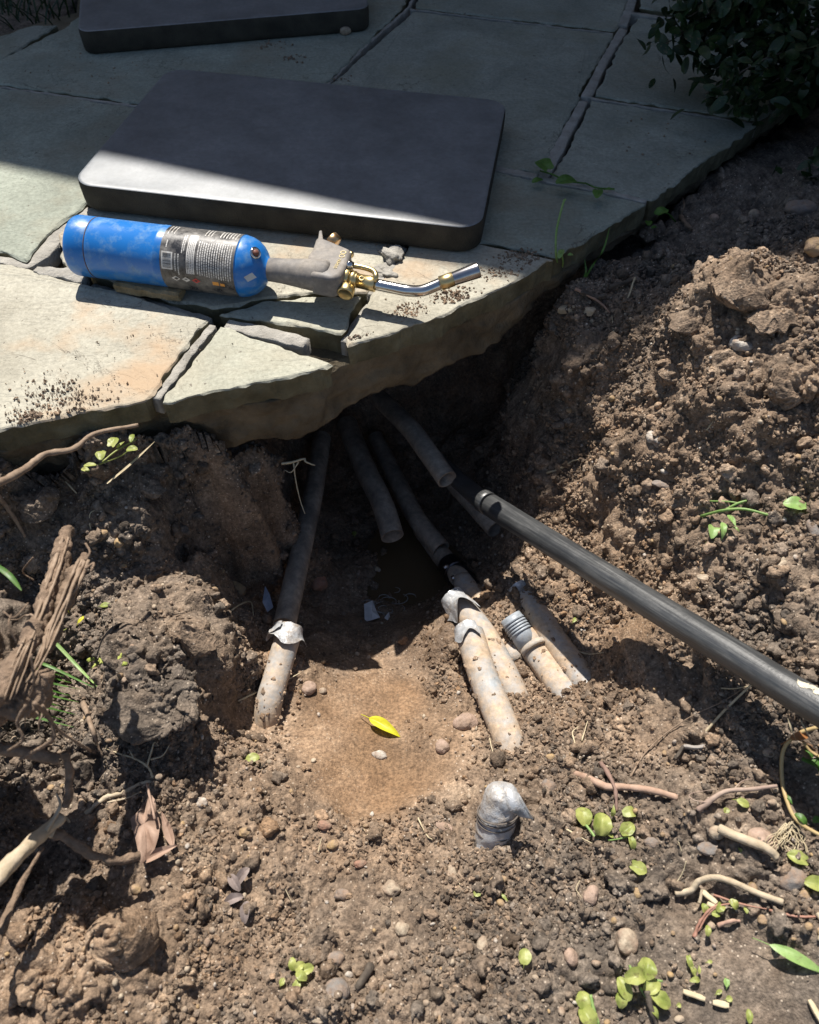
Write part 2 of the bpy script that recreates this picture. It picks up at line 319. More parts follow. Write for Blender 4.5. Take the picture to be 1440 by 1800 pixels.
# ------------------------------------------------------------------ the ground: banks, pit and cavity
# photo x, photo y, height, darkness of soil, wetness and painted pit shade, roughness
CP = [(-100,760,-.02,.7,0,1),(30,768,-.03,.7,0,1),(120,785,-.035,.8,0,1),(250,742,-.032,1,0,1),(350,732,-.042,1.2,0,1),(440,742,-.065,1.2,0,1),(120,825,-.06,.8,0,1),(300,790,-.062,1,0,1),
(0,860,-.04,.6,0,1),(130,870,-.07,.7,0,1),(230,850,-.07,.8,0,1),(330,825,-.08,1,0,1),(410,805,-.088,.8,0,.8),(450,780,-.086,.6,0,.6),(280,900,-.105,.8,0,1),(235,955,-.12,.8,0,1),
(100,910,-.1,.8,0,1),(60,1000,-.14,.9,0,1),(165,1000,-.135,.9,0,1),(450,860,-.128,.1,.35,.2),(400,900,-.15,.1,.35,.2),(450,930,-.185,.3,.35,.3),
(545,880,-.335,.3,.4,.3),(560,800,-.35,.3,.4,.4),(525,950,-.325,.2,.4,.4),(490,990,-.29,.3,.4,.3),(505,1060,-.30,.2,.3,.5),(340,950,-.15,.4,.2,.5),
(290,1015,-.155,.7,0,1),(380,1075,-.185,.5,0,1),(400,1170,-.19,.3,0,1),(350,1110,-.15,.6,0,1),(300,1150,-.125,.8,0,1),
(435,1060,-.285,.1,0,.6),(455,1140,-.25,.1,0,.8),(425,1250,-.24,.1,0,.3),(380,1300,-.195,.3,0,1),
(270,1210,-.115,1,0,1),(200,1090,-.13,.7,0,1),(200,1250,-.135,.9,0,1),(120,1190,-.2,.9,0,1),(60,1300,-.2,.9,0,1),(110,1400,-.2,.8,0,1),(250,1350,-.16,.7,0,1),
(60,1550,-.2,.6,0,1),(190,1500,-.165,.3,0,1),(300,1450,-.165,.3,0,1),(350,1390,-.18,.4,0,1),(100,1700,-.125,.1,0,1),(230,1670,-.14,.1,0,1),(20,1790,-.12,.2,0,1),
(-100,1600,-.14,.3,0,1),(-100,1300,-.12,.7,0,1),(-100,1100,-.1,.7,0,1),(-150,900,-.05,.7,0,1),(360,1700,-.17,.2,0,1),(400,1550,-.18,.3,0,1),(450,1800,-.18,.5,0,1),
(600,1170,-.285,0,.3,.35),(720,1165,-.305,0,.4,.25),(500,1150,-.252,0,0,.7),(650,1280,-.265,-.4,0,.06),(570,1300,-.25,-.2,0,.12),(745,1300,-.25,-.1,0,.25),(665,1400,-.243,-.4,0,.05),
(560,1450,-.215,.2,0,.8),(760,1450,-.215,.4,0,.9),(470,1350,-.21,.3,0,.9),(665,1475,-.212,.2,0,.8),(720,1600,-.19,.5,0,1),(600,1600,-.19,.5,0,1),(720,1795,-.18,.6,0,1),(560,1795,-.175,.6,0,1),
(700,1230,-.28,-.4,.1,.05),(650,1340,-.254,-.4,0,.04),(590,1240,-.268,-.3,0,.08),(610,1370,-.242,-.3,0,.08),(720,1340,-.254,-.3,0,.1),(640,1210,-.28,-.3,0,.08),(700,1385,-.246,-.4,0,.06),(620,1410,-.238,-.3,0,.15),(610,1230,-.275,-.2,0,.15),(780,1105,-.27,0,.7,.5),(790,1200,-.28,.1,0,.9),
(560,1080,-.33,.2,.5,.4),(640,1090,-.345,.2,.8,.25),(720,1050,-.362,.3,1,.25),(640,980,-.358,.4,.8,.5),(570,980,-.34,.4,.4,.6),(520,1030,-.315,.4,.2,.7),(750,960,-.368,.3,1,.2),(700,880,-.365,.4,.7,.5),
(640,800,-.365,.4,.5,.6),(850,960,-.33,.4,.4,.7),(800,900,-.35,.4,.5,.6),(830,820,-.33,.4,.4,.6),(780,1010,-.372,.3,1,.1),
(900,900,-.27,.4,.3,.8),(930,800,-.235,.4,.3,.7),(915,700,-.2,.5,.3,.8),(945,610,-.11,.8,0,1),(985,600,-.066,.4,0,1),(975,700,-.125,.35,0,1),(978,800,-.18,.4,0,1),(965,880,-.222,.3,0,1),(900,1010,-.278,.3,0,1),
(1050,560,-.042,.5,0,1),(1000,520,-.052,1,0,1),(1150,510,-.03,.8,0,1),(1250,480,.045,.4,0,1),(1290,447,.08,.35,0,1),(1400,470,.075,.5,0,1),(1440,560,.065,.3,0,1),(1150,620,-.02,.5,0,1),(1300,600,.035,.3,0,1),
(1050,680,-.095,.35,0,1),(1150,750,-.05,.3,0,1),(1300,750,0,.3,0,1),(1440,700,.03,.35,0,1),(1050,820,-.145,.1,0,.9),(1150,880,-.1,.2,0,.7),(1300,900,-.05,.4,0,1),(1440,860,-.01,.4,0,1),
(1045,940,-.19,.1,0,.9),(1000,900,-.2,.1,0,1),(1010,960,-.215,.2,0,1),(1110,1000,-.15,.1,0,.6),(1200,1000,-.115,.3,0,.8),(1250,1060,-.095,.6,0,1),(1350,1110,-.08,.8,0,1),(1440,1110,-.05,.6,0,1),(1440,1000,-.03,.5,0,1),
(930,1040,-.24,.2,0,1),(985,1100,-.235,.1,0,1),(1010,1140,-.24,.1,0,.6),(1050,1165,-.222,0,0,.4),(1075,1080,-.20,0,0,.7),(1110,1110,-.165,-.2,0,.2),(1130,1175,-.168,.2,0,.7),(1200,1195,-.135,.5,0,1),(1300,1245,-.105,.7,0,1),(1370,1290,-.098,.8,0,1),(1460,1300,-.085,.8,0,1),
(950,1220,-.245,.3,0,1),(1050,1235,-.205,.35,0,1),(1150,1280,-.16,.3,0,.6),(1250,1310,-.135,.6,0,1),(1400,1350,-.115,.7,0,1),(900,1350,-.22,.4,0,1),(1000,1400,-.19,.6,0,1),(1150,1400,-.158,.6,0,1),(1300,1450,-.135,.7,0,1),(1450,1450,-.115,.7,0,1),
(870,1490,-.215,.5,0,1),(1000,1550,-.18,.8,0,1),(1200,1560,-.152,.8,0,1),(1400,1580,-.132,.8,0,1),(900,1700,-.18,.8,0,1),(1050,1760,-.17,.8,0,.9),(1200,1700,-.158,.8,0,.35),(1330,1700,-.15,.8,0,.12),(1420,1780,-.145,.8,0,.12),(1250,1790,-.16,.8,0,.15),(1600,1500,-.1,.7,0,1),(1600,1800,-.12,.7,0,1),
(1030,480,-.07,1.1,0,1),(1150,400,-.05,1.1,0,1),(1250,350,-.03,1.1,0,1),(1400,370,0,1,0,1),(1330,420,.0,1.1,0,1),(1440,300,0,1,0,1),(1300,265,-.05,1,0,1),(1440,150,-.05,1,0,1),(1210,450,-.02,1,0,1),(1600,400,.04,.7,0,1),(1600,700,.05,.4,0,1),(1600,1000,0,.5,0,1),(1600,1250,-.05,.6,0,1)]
CPW = [(-.205,.503,-.285,.5,.4,.4),(-.235,.482,-.25,.5,.3,.5),(-.165,.50,-.30,.4,.4,.4),(-.15,.61,-.33,.4,.3,.4),(-.16,.72,-.33,.4,.3,.4),(-.20,.62,-.12,.5,.2,.5),(-.22,.70,-.12,.5,.2,.5),(-.02,.92,-.12,.3,0,.5),(.12,.93,-.12,.3,0,.5),(-.2,.80,-.12,.4,0,.5),(.22,.85,-.12,.5,0,.5),(-.08,.84,-.33,.4,0,.5),(.05,.87,-.35,.4,0,.5),(.13,.84,-.28,.4,0,.5),(0,1.1,-.12,.5,0,1),(-.4,1.4,-.06,1,0,1),(.8,1.4,-.05,1,0,1),(0,-.3,-.16,.6,0,1),(-.5,-.2,-.12,.6,0,1),(.6,-.2,-.1,.6,0,1)]  # pit points: darker colour also stands for the shade under the slab
cw = np.array([(*at(a, b, z), *r) for a, b, z, *r in CP] + CPW)
def rbf_fit(X, v, c=.012, lam=1e-4):
    d = np.sqrt(((X[:, None]-X[None])**2).sum(-1)+c*c); n = len(X); m = v.mean()
    return np.linalg.solve(-d+lam*np.eye(n)*1, v-m), m
XY = cw[:, :2]; _k1 = np.ones((len(XY), 1)); _c = .012
_D = np.sqrt(((XY[:, None]-XY[None])**2).sum(-1)+_c*_c)
_A = np.block([[_D-1.2e-3*np.eye(len(XY)), _k1], [_k1.T, np.zeros((1, 1))]]); _w = np.linalg.solve(_A, np.append(cw[:, 2], 0))
def zbase(x, y):
    sh = x.shape; x = x.ravel(); y = y.ravel(); o = np.full(len(x), _w[-1])
    for i in range(len(XY)): o += _w[i]*np.sqrt((x-XY[i, 0])**2+(y-XY[i, 1])**2+_c*_c)
    return o.reshape(sh)
def idw(x, y):
    sh = x.shape; x = x.ravel(); y = y.ravel(); W = 0; o = np.zeros((3, len(x)))
    for i in range(len(XY)):
        wgt = 1/((x-XY[i, 0])**2+(y-XY[i, 1])**2+1e-4)**2; W = W+wgt
        for q in range(3): o[q] += wgt*cw[i, 3+q]
    return [(a/W).reshape(sh) for a in o]
PATIO_PX = [(-420,840),(30,752),(255,702),(480,668),(578,640),(600,612),(880,508),(978,456),(1145,356),(1335,215),(1620,10),(1620,-150),(150,-150),(135,22),(60,42),(0,62),(-420,200)]
PATIO = np.array([at(a, b, 0)[:2] for a, b in PATIO_PX])
def inside(x, y, P, off=0):
    r = np.zeros(x.shape, bool); n = len(P)
    for i in range(n):
        a, b = P[i], P[(i+1) % n]
        c = ((a[1] > y) != (b[1] > y)) & (x < (b[0]-a[0])*(y-a[1])/(b[1]-a[1]+1e-12)+a[0]); r ^= c
    return r
def axis(lo, hi, step, far):
    a = list(np.arange(lo, hi, step)); s = step; p = a[-1]
    while p < far: s *= 1.25; p += s; a.append(p)
    s = step; p = a[0]; b = []
    while p > -far: s *= 1.25; p -= s; b.append(p)
    return np.array(b[::-1]+a)
ax = axis(-.52, .62, .00135, 60); ay = axis(-.01, .93, .00135, 60)
X, Y = np.meshgrid(ax, ay); far = np.clip((np.hypot(X, Y-.5)-1.1)/1.5, 0, 1)
Z = zbase(np.clip(X, -1.2, 1.3), np.clip(Y, -.5, 1.6))*(1-far)+(-.05)*far
DK, WET_SHADE, RG = idw(X, Y); DK = np.where(DK > .05, DK+.03, DK)
ins = inside(X, Y, PATIO); Z = np.where(ins, np.minimum(Z, -.098), Z)
P0 = np.stack([X, Y, Z], -1)
gy, gx = np.gradient(Z, ay, ax); NRM = np.stack([-gx, -gy, np.ones_like(Z)], -1); NRM /= np.linalg.norm(NRM, axis=-1, keepdims=True)
warp = P0+.006*np.stack([vnoise(P0, .02, 5), vnoise(P0, .02, 6), vnoise(P0, .02, 7)], -1)
RGc = np.clip(RG, 0, 1)
lump = fbm(P0, .07, 3, 1)*.011+np.clip(fbm(P0, .035, 2, 9), -.2, 1)*.009
LOW = lump*(.15+.85*RGc)
w1 = 1-np.clip(worley(warp, .026, 11), 0, 1); w2 = 1-np.clip(worley(warp, .0115, 12), 0, 1); w3 = 1-np.clip(worley(warp, .0058, 13), 0, 1)
msk = np.clip(fbm(P0, .06, 2, 21)*.8+.6, .1, 1)
det = (w1-.45)*.012*msk+(np.sqrt(w2)-.7)*.0125*np.clip(msk+.2, 0, 1)+(np.sqrt(w3)-.7)*.0085+vnoise(P0, .0032, 3)*.0011
smoothdet = fbm(P0, .03, 4, 30)*.0022
DISP = LOW+det*RGc**1.3+smoothdet*(1-RGc)
DISP = np.where(ins & (Z > -.11), np.minimum(DISP, 0), DISP)
PD = P0+NRM*DISP[..., None]
ny, nx = Z.shape; ii = np.arange(ny*nx).reshape(ny, nx)
FQ = np.stack([ii[:-1, :-1], ii[:-1, 1:], ii[1:, 1:], ii[1:, :-1]], -1).reshape(-1, 4)
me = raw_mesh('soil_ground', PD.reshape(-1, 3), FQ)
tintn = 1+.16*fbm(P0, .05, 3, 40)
for nme, v in (('dark', DK), ('wet_shade', np.clip(WET_SHADE, 0, 1)), ('tint', tintn)): attr(me, nme, v.ravel())
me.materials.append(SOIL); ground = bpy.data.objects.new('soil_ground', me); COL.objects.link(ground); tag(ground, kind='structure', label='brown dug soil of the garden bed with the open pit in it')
ZL = Z+LOW                                           # mean surface for setting things down
def bil(A, x, y):
    i = np.clip(np.searchsorted(ay, y)-1, 0, ny-2); j = np.clip(np.searchsorted(ax, x)-1, 0, nx-2)
    u = (x-ax[j])/(ax[j+1]-ax[j]); v = (y-ay[i])/(ay[i+1]-ay[i])
    return A[i, j]*(1-u)*(1-v)+A[i, j+1]*u*(1-v)+A[i+1, j]*(1-u)*v+A[i+1, j+1]*u*v
def zg(x, y): return float(bil(ZL, x, y))
def hit(px, py, lift=0.):
    """where the view ray through a photo pixel meets the soil"""
    r = ray(px, py); t = .3
    while t < 2.2:
        p = CAM+r*t
        if p[2] < zg(p[0], p[1])+lift: break
        t += .004
    for _ in range(12):
        t -= .0005; p = CAM+r*t
        if p[2] > zg(p[0], p[1])+lift: break
    return p
def nrm_at(p):
    n = np.array([float(bil(NRM[..., q], p[0], p[1])) for q in range(3)]); return unit(n)

# loose crumbs of soil, thousands of them
def crumbs(n, smin, smax, pw, sub, name_seed, region, gate=None):
    r = np.random.default_rng(name_seed); x0, x1, y0, y1 = region
    xs = r.uniform(x0, x1, n*3); ys = r.uniform(y0, y1, n*3)
    rg = np.clip((bil(RGc, xs, ys)-.13)/.87, 0, 1); area = 1/np.clip(bil(NRM[..., 2], xs, ys), .25, 1)
    P = np.stack([xs, ys, bil(Z, xs, ys)], -1); cl = np.clip(fbm(P, .05, 2, name_seed)*1.3+.55, .05, 1)
    keep = (r.random(n*3) < rg**1.5*area/2.2*cl) & ~(inside(xs, ys, PATIO) & (P[:, 2] > -.11))
    xs, ys = xs[keep][:n], ys[keep][:n]; m = len(xs)
    s = smin+(smax-smin)*r.random(m)**pw
    C = np.stack([bil(PD[..., q], xs, ys) for q in range(3)], -1); nn = np.stack([bil(NRM[..., q], xs, ys) for q in range(3)], -1)
    C += nn*(s*.25)[:, None]
    BV, BF = ico(sub); k = len(BV)
    ang = r.uniform(0, 6.28, (m, 3)); ca, sa = np.cos(ang), np.sin(ang)
    sc = s[:, None]*r.uniform(.65, 1.15, (m, 3))
    V = BV[None]*sc[:, None, :]
    for (a, b, q) in ((0, 1, 0), (1, 2, 1), (0, 2, 2)):
        va = V[..., a]*ca[:, q:q+1]-V[..., b]*sa[:, q:q+1]; vb = V[..., a]*sa[:, q:q+1]+V[..., b]*ca[:, q:q+1]; V[..., a] = va; V[..., b] = vb
    V = V+C[:, None]
    if sub > 1:
        ctr = C[:, None]; dv_ = V-ctr; k1 = .42*vnoise(V, .0060, 70)+.30*vnoise(V, .0026, 71)-.55*(np.clip(worley(V, .0040, 72), 0, 1)-.5); V = ctr+dv_*(1.0+k1)[..., None]
        V += (s[:, None, None]*.25)*np.stack([vnoise(V, .0055, 75+q) for q in range(3)], -1)
    else: V += (s[:, None, None]*.62)*np.stack([vnoise(V, .0030, 70+q) for q in range(3)], -1)
    Fc = (BF[None]+(np.arange(m)*k)[:, None, None]).reshape(-1, 3)
    dk = np.repeat(bil(DK, xs, ys)+r.normal(0, .22, m), k); tn = np.repeat(np.clip(r.normal(1.02, .22, m), .5, 1.9), k); wt = np.repeat(np.clip(bil(WET_SHADE, xs, ys), 0, 1), k)
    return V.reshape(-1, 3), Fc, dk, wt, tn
REG = (-.5, .6, -.02, .8)
for nme, lab, args in (('soil_crumbs', 'fine brown soil crumbs lying all over the dug ground', (120000, .0008, .0029, 1.6, 1, 3, REG)),
                       ('soil_clumps', 'small brown soil lumps lying all over the dug ground', (4200, .0026, .0082, 2.9, 3, 4, REG))):
    V, Fc, dk, wt, tn = crumbs(*args); me = raw_mesh(nme, V, Fc, args[4] > 1)
    for q, v in (('dark', dk), ('wet_shade', wt), ('tint', tn)): attr(me, q, v)
    me.materials.append(SOIL); o = bpy.data.objects.new(nme, me); COL.objects.link(o); tag(o, lab, 'soil', kind='stuff')
#@@PART2

# ------------------------------------------------------------------ patio: flagstones on a concrete base
def resample(P, step):
    P = np.asarray(P, float); out = []
    for i in range(len(P)):
        a, b = P[i], P[(i+1) % len(P)]; n = max(1, int(np.linalg.norm(b-a)/step))
        for t in range(n): out.append(a+(b-a)*t/n)
    return np.array(out)
def ccw(P): 
    A = sum(P[i][0]*P[(i+1) % len(P)][1]-P[(i+1) % len(P)][0]*P[i][1] for i in range(len(P))); return P if A > 0 else P[::-1]
def slab(poly_px, top, thick, jit=.0016, step=.0035, bev=.0018, seed=0, rough_side=.0028, corner=0):
    P = ccw(np.array([at(a, b, top)[:2] for a, b in poly_px])); P = resample(P, step); n = len(P)
    T = np.roll(P, -1, 0)-np.roll(P, 1, 0); T /= np.linalg.norm(T, axis=1, keepdims=True)+1e-9; O = np.stack([T[:, 1], -T[:, 0]], -1)
    P3 = np.column_stack([P, np.zeros(n)]); w = fbm(P3, .03, 3, seed)*jit*1.6+vnoise(P3, .006, seed+3)*jit*.6
    P = P+O*w[:, None]
    levels = [(0, -bev), (-bev*.3, -bev*.2), (-bev*1.2, rough_side*.3), (-thick*.5, 0), (-thick, -.001)]
    V = []
    for dz, off in levels:
        q = P+O*(off+(vnoise(np.column_stack([P, np.full(n, dz*3)]), .011, seed+9)*rough_side if dz < -bev else 0)[:, None] if not np.isscalar(vnoise) and dz < -bev else off)
        V.append(np.column_stack([q, np.full(n, top+dz)+(vnoise(P3, .02, seed+5)*.0005 if dz == 0 else 0)]))
    V = np.concatenate(V); Fc = [tuple(range(n))]
    for i in range(len(levels)-1):
        for j in range(n): k = (j+1) % n; Fc.append((i*n+j, (i+1)*n+j, (i+1)*n+k, i*n+k))
    Fc.append(tuple(range((len(levels)-1)*n, len(levels)*n))[::-1]); return V, Fc
# base
edge = [(-420,842),(30,754),(255,704),(480,670),(578,642),(602,614),(880,510),(978,458),(1145,358),(1335,217),(1620,12)]
E2 = np.array([at(a, b, 0)[:2] for a, b in edge]); 
seg = [];
for i in range(len(E2)-1):
    n = max(1, int(np.linalg.norm(E2[i+1]-E2[i])/.003)); seg += [E2[i]+(E2[i+1]-E2[i])*t/n for t in range(n)]
seg.append(E2[-1]); seg = np.array(seg)
for _ in range(18): seg[1:-1] = (seg[:-2]+2*seg[1:-1]+seg[2:])/4
T = np.gradient(seg, axis=0); T /= np.linalg.norm(T, axis=1, keepdims=True); O = np.stack([T[:, 1], -T[:, 0]], -1)
nS = len(seg); V = []; lev = np.linspace(-.0275, -.094, 27)
xx = seg[:, 0]
botz = -.094+.010*vnoise(np.column_stack([seg, np.zeros(nS)]), .05, 81)+.004*vnoise(np.column_stack([seg, np.zeros(nS)]), .012, 82)
botz = botz+np.interp(xx, [-.1, .06, .12, .16], [0, .002, .018, .05])
for q, z in enumerate(lev):
    f = q/26; zz = -.0275+(botz+.0275)*f; p3 = np.column_stack([seg, zz])
    off = -.005-.004*f+.006*fbm(p3, .035, 5, 83)-.004*np.clip(1-worley(p3, .016, 88), 0, 1)-np.where(f > .93, .004, 0)-.010*np.clip(vnoise(p3, .045, 84)-.35, 0, 1)
    V.append(np.column_stack([seg+O*off[:, None], zz]))
V.append(np.column_stack([seg-O*.05, botz+.004]))
V.append(np.column_stack([seg-O*.05+np.array([0, .35]), botz*0-.09]))
V = np.concatenate(V); Fc = []
for i in range(28):
    for j in range(nS-1): Fc.append((i*nS+j, (i+1)*nS+j, (i+1)*nS+j+1, i*nS+j+1))
# top sheet under the stones
tb = len(V); back = [at(a, b, -.0275) for a, b in [(1620,-150),(150,-150),(135,22),(60,42),(0,62),(-420,200)]]
V = np.concatenate([V, np.array(back)]); Fc.append(tuple(range(nS))+tuple(range(tb, tb+6)))
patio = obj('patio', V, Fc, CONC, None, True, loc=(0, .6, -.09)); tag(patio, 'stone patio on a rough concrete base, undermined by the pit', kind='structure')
STONES = [
 ([(-420,205),(0,64),(60,44),(100,44),(0,106),(-420,262)], .000, ST_BLUE),
 ([(-420,275),(-60,132),(112,50),(150,22),(158,-150),(775,-150),(714,4),(574,143),(500,214),(255,182),(0,147),(-60,140)], .001, ST_GREY),
 ([(-420,270),(-60,147),(0,154),(255,190),(490,222),(150,356),(96,400),(45,456),(0,440),(-420,385)], .001, ST_GREY),
 ([(728,20),(1076,60),(1020,165),(950,304),(866,290),(516,222),(584,146)], .001, ST_BLUE),
 ([(732,12),(800,-150),(1148,-150),(1104,0),(1081,53)], .0, ST_BLUE),
 ([(1120,30),(1210,40),(1590,66),(1480,118),(1335,210),(1046,168)], .0, ST_BLUE),
 ([(1126,12),(1154,-150),(1650,-150),(1640,0),(1590,56),(1210,26)], .001, ST_BLUE),
 ([(1042,176),(1329,219),(1146,350),(1060,331),(972,314)], .001, ST_BLUE),
 ([(506,234),(866,299),(945,318),(1060,341),(1136,359),(977,449),(850,426),(708,396)], .0, ST_GREY),
 ([(162,364),(496,238),(702,400),(690,436),(642,512),(560,513),(455,527),(371,543),(250,512),(134,474),(108,460),(104,412)], -.001, ST_WARM),
 ([(388,552),(462,531),(562,519),(636,519),(598,583),(480,563)], -.002, ST_GREEN),
 ([(714,436),(728,408),(848,431),(974,456),(880,507),(822,530),(762,560),(612,607),(607,594),(650,530)], .001, ST_WARM),
 ([(388,574),(480,602),(578,640),(470,668),(288,706),(302,688)], .0, ST_GREEN),
 ([(-420,392),(0,464),(50,474),(140,496),(250,522),(366,562),(330,606),(262,690),(252,702),(30,750),(-420,838)], .0, ST_WARM)]
for i, (pl, top, m) in enumerate(STONES):
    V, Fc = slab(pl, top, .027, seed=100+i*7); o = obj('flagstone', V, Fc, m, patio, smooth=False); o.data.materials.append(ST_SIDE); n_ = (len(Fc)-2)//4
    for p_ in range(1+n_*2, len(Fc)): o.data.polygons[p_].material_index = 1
def ribbon(pts_w, top, thick=.018, seed=0, jit=.0015):
    """rough mortar strip along photo pixels (x, y, width in mm)"""
    C = np.array([at(a, b, 0)[:2] for a, b, _ in pts_w]); W = np.array([c for _, _, c in pts_w])*.00092; top = top-.0006
    L = np.concatenate([[0], np.cumsum(np.linalg.norm(np.diff(C, axis=0), axis=1))]); s = np.arange(0, L[-1], .0035)
    C = np.stack([np.interp(s, L, C[:, q]) for q in (0, 1)], -1); W = np.interp(s, L, W); T = np.gradient(C, axis=0); T /= np.linalg.norm(T, axis=1, keepdims=True)+1e-9
    Nn = np.stack([-T[:, 1], T[:, 0]], -1); n = len(s); cols = [(-.5, -thick), (-.5, -.0006), (-.46, -.0001), (-.2, .0001), (0, .0001), (.2, .0001), (.46, -.0001), (.5, -.0006), (.5, -thick)]; V = []
    for u, dz in cols:
        q = C+Nn*(u*W)[:, None]; p3 = np.column_stack([q, np.zeros(n)]); jj = vnoise(p3, .008, seed)*jit*(.8 if abs(u) > .3 else .3)
        q = q+Nn*jj[:, None]; z = top+dz+(0 if dz < -.01 else 1)*(fbm(p3, .012, 3, seed+4)*jit*.45); V.append(np.column_stack([q, np.broadcast_to(z, n)]))
    V = np.concatenate(V); Fc = []
    for i in range(len(cols)-1):
        for j in range(n-1): Fc.append((i*n+j, i*n+j+1, (i+1)*n+j+1, (i+1)*n+j))
    m = len(cols); Fc.append(tuple(i*n for i in range(m))); Fc.append(tuple(i*n+n-1 for i in range(m))[::-1]); return V, Fc
JOINTS = [([(1136,-140,15),(1112,0,15),(1094,45,14)], .0005), ([(1096,50,14),(1060,110,13),(1030,172,15)], .0005), ([(1026,178,13),(985,255,15),(950,318,16)], .001),
 ([(1036,170,6),(1180,193,5),(1333,216,5)], -.0005), ([(1104,20,10),(1160,30,12),(1210,34,7),(1590,61,6)], .0005), ([(722,14,5),(900,36,4),(1082,58,5)], -.0005),
 ([(790,-150,5),(718,12,5),(640,80,6),(576,145,6),(505,220,6)], -.0008), ([(-420,272,5),(0,151,5),(255,187,7),(500,219,6)], -.0006),
 ([(700,270,12),(870,295,15),(945,311,14)], .0012), ([(950,314,10),(1060,336,10),(1142,354,9)], .001),
 ([(158,362,12),(130,385,13),(100,408,20),(72,442,20),(46,462,14),(0,452,13),(-420,388,12)], -.002),
 ([(62,474,13),(110,478,17),(152,490,17)], .0015), ([(156,492,12),(250,518,10),(368,552,9)], -.007), ([(398,566,13),(450,578,18),(500,590,18),(543,602,15)], -.001),
 ([(372,566,9),(335,612,9),(300,660,10),(270,698,9)], -.003), ([(704,432,17),(682,470,16),(652,520,11)], -.0005), ([(650,524,9),(622,560,8),(602,590,8)], -.008)]
for i, (pw, top) in enumerate(JOINTS):
    V, Fc = ribbon(pw, top, seed=300+i*5, jit=.003 if i in (15, 11) else .0014); obj('mortar_joint', V, Fc, MORTAR, patio)

def rock(c, sx, sy, sz, rot=0, seed=0, sub=3, rough=.18, fr=.5, tilt=0, flat=0):
    V, Fc = ico(sub); V = V.copy(); n = fbm(V, fr*1.6, 4, seed)*rough; V = V*(1+n)[:, None]
    if flat: V = np.sign(V)*np.minimum(np.abs(V), 1-flat*.3)
    V = V*np.array([sx, sy, sz]); ca, sa = math.cos(rot), math.sin(rot); V = V@np.array([[ca, sa, 0], [-sa, ca, 0], [0, 0, 1]])
    ct, st = math.cos(tilt), math.sin(tilt); V = V@np.array([[1, 0, 0], [0, ct, st], [0, -st, ct]])
    return V+np.asarray(c), [tuple(f) for f in Fc]
# the loose spall lying along the cylinder, mortar lumps in the broken joint
def bar(a, b, w, h, seed=0):
    """rough broken stone bar between two points"""
    a, b = np.asarray(a, float), np.asarray(b, float); L = np.linalg.norm(b-a); d = (b-a)/L; s = np.array([-d[1], d[0], 0]); n = int(L/.003)+2; prof = [(-.5, 0), (-.5, .8), (-.32, 1), (.32, .95), (.5, .75), (.5, 0)]; V = []
    for i in range(n):
        c = a+d*L*i/(n-1); e = .8 if i in (0, n-1) else 1
        for u, v in prof: p = c+s*u*w*e+np.array([0, 0, v*h*e]); V.append(p+.0012*np.array([vnoise(p, .008, seed+q) for q in range(3)]))
    m = 6; Fc = [(i*m+j, i*m+(j+1) % m, (i+1)*m+(j+1) % m, (i+1)*m+j) for i in range(n-1) for j in range(m)]
    Fc += [tuple(range(m))[::-1], tuple(range((n-1)*m, n*m))]; return V, Fc
V, Fc = bar(at(208,503,.002), at(322,521,.002), .018, .009, 31); single('stone_fragment', V, Fc, M_noise('ochre_stone', [(.3, (.16, .12, .06)), (.7, (.32, .25, .15))], 60, .9, .8, 150, .003), 'long narrow broken stone fragment lying in the shade beside the blue cylinder', 'stone fragment', smooth=False)
V, Fc = rock(at(686,448,.001), .009, .015, .007, .5, 51, 4, .6); single('mortar_lump', V, Fc, MORTAR, 'pale jagged lump of mortar sticking up beside the corner of the near black pad', 'mortar lump')
V, Fc = rock(at(676,480,-.001), .008, .013, .005, .9, 53, 4, .6); single('mortar_lump', V, Fc, MORTAR, 'crumbly pale mortar lump just past the brass fuel line of the torch', 'mortar lump')
V, Fc = rock(at(607,54,.006), .008, .006, .006, 0, 54, 3, .2); single('pebble', V, Fc, P_TAN, 'single tan pebble on the stones by the corner of the far black pad', 'pebble')

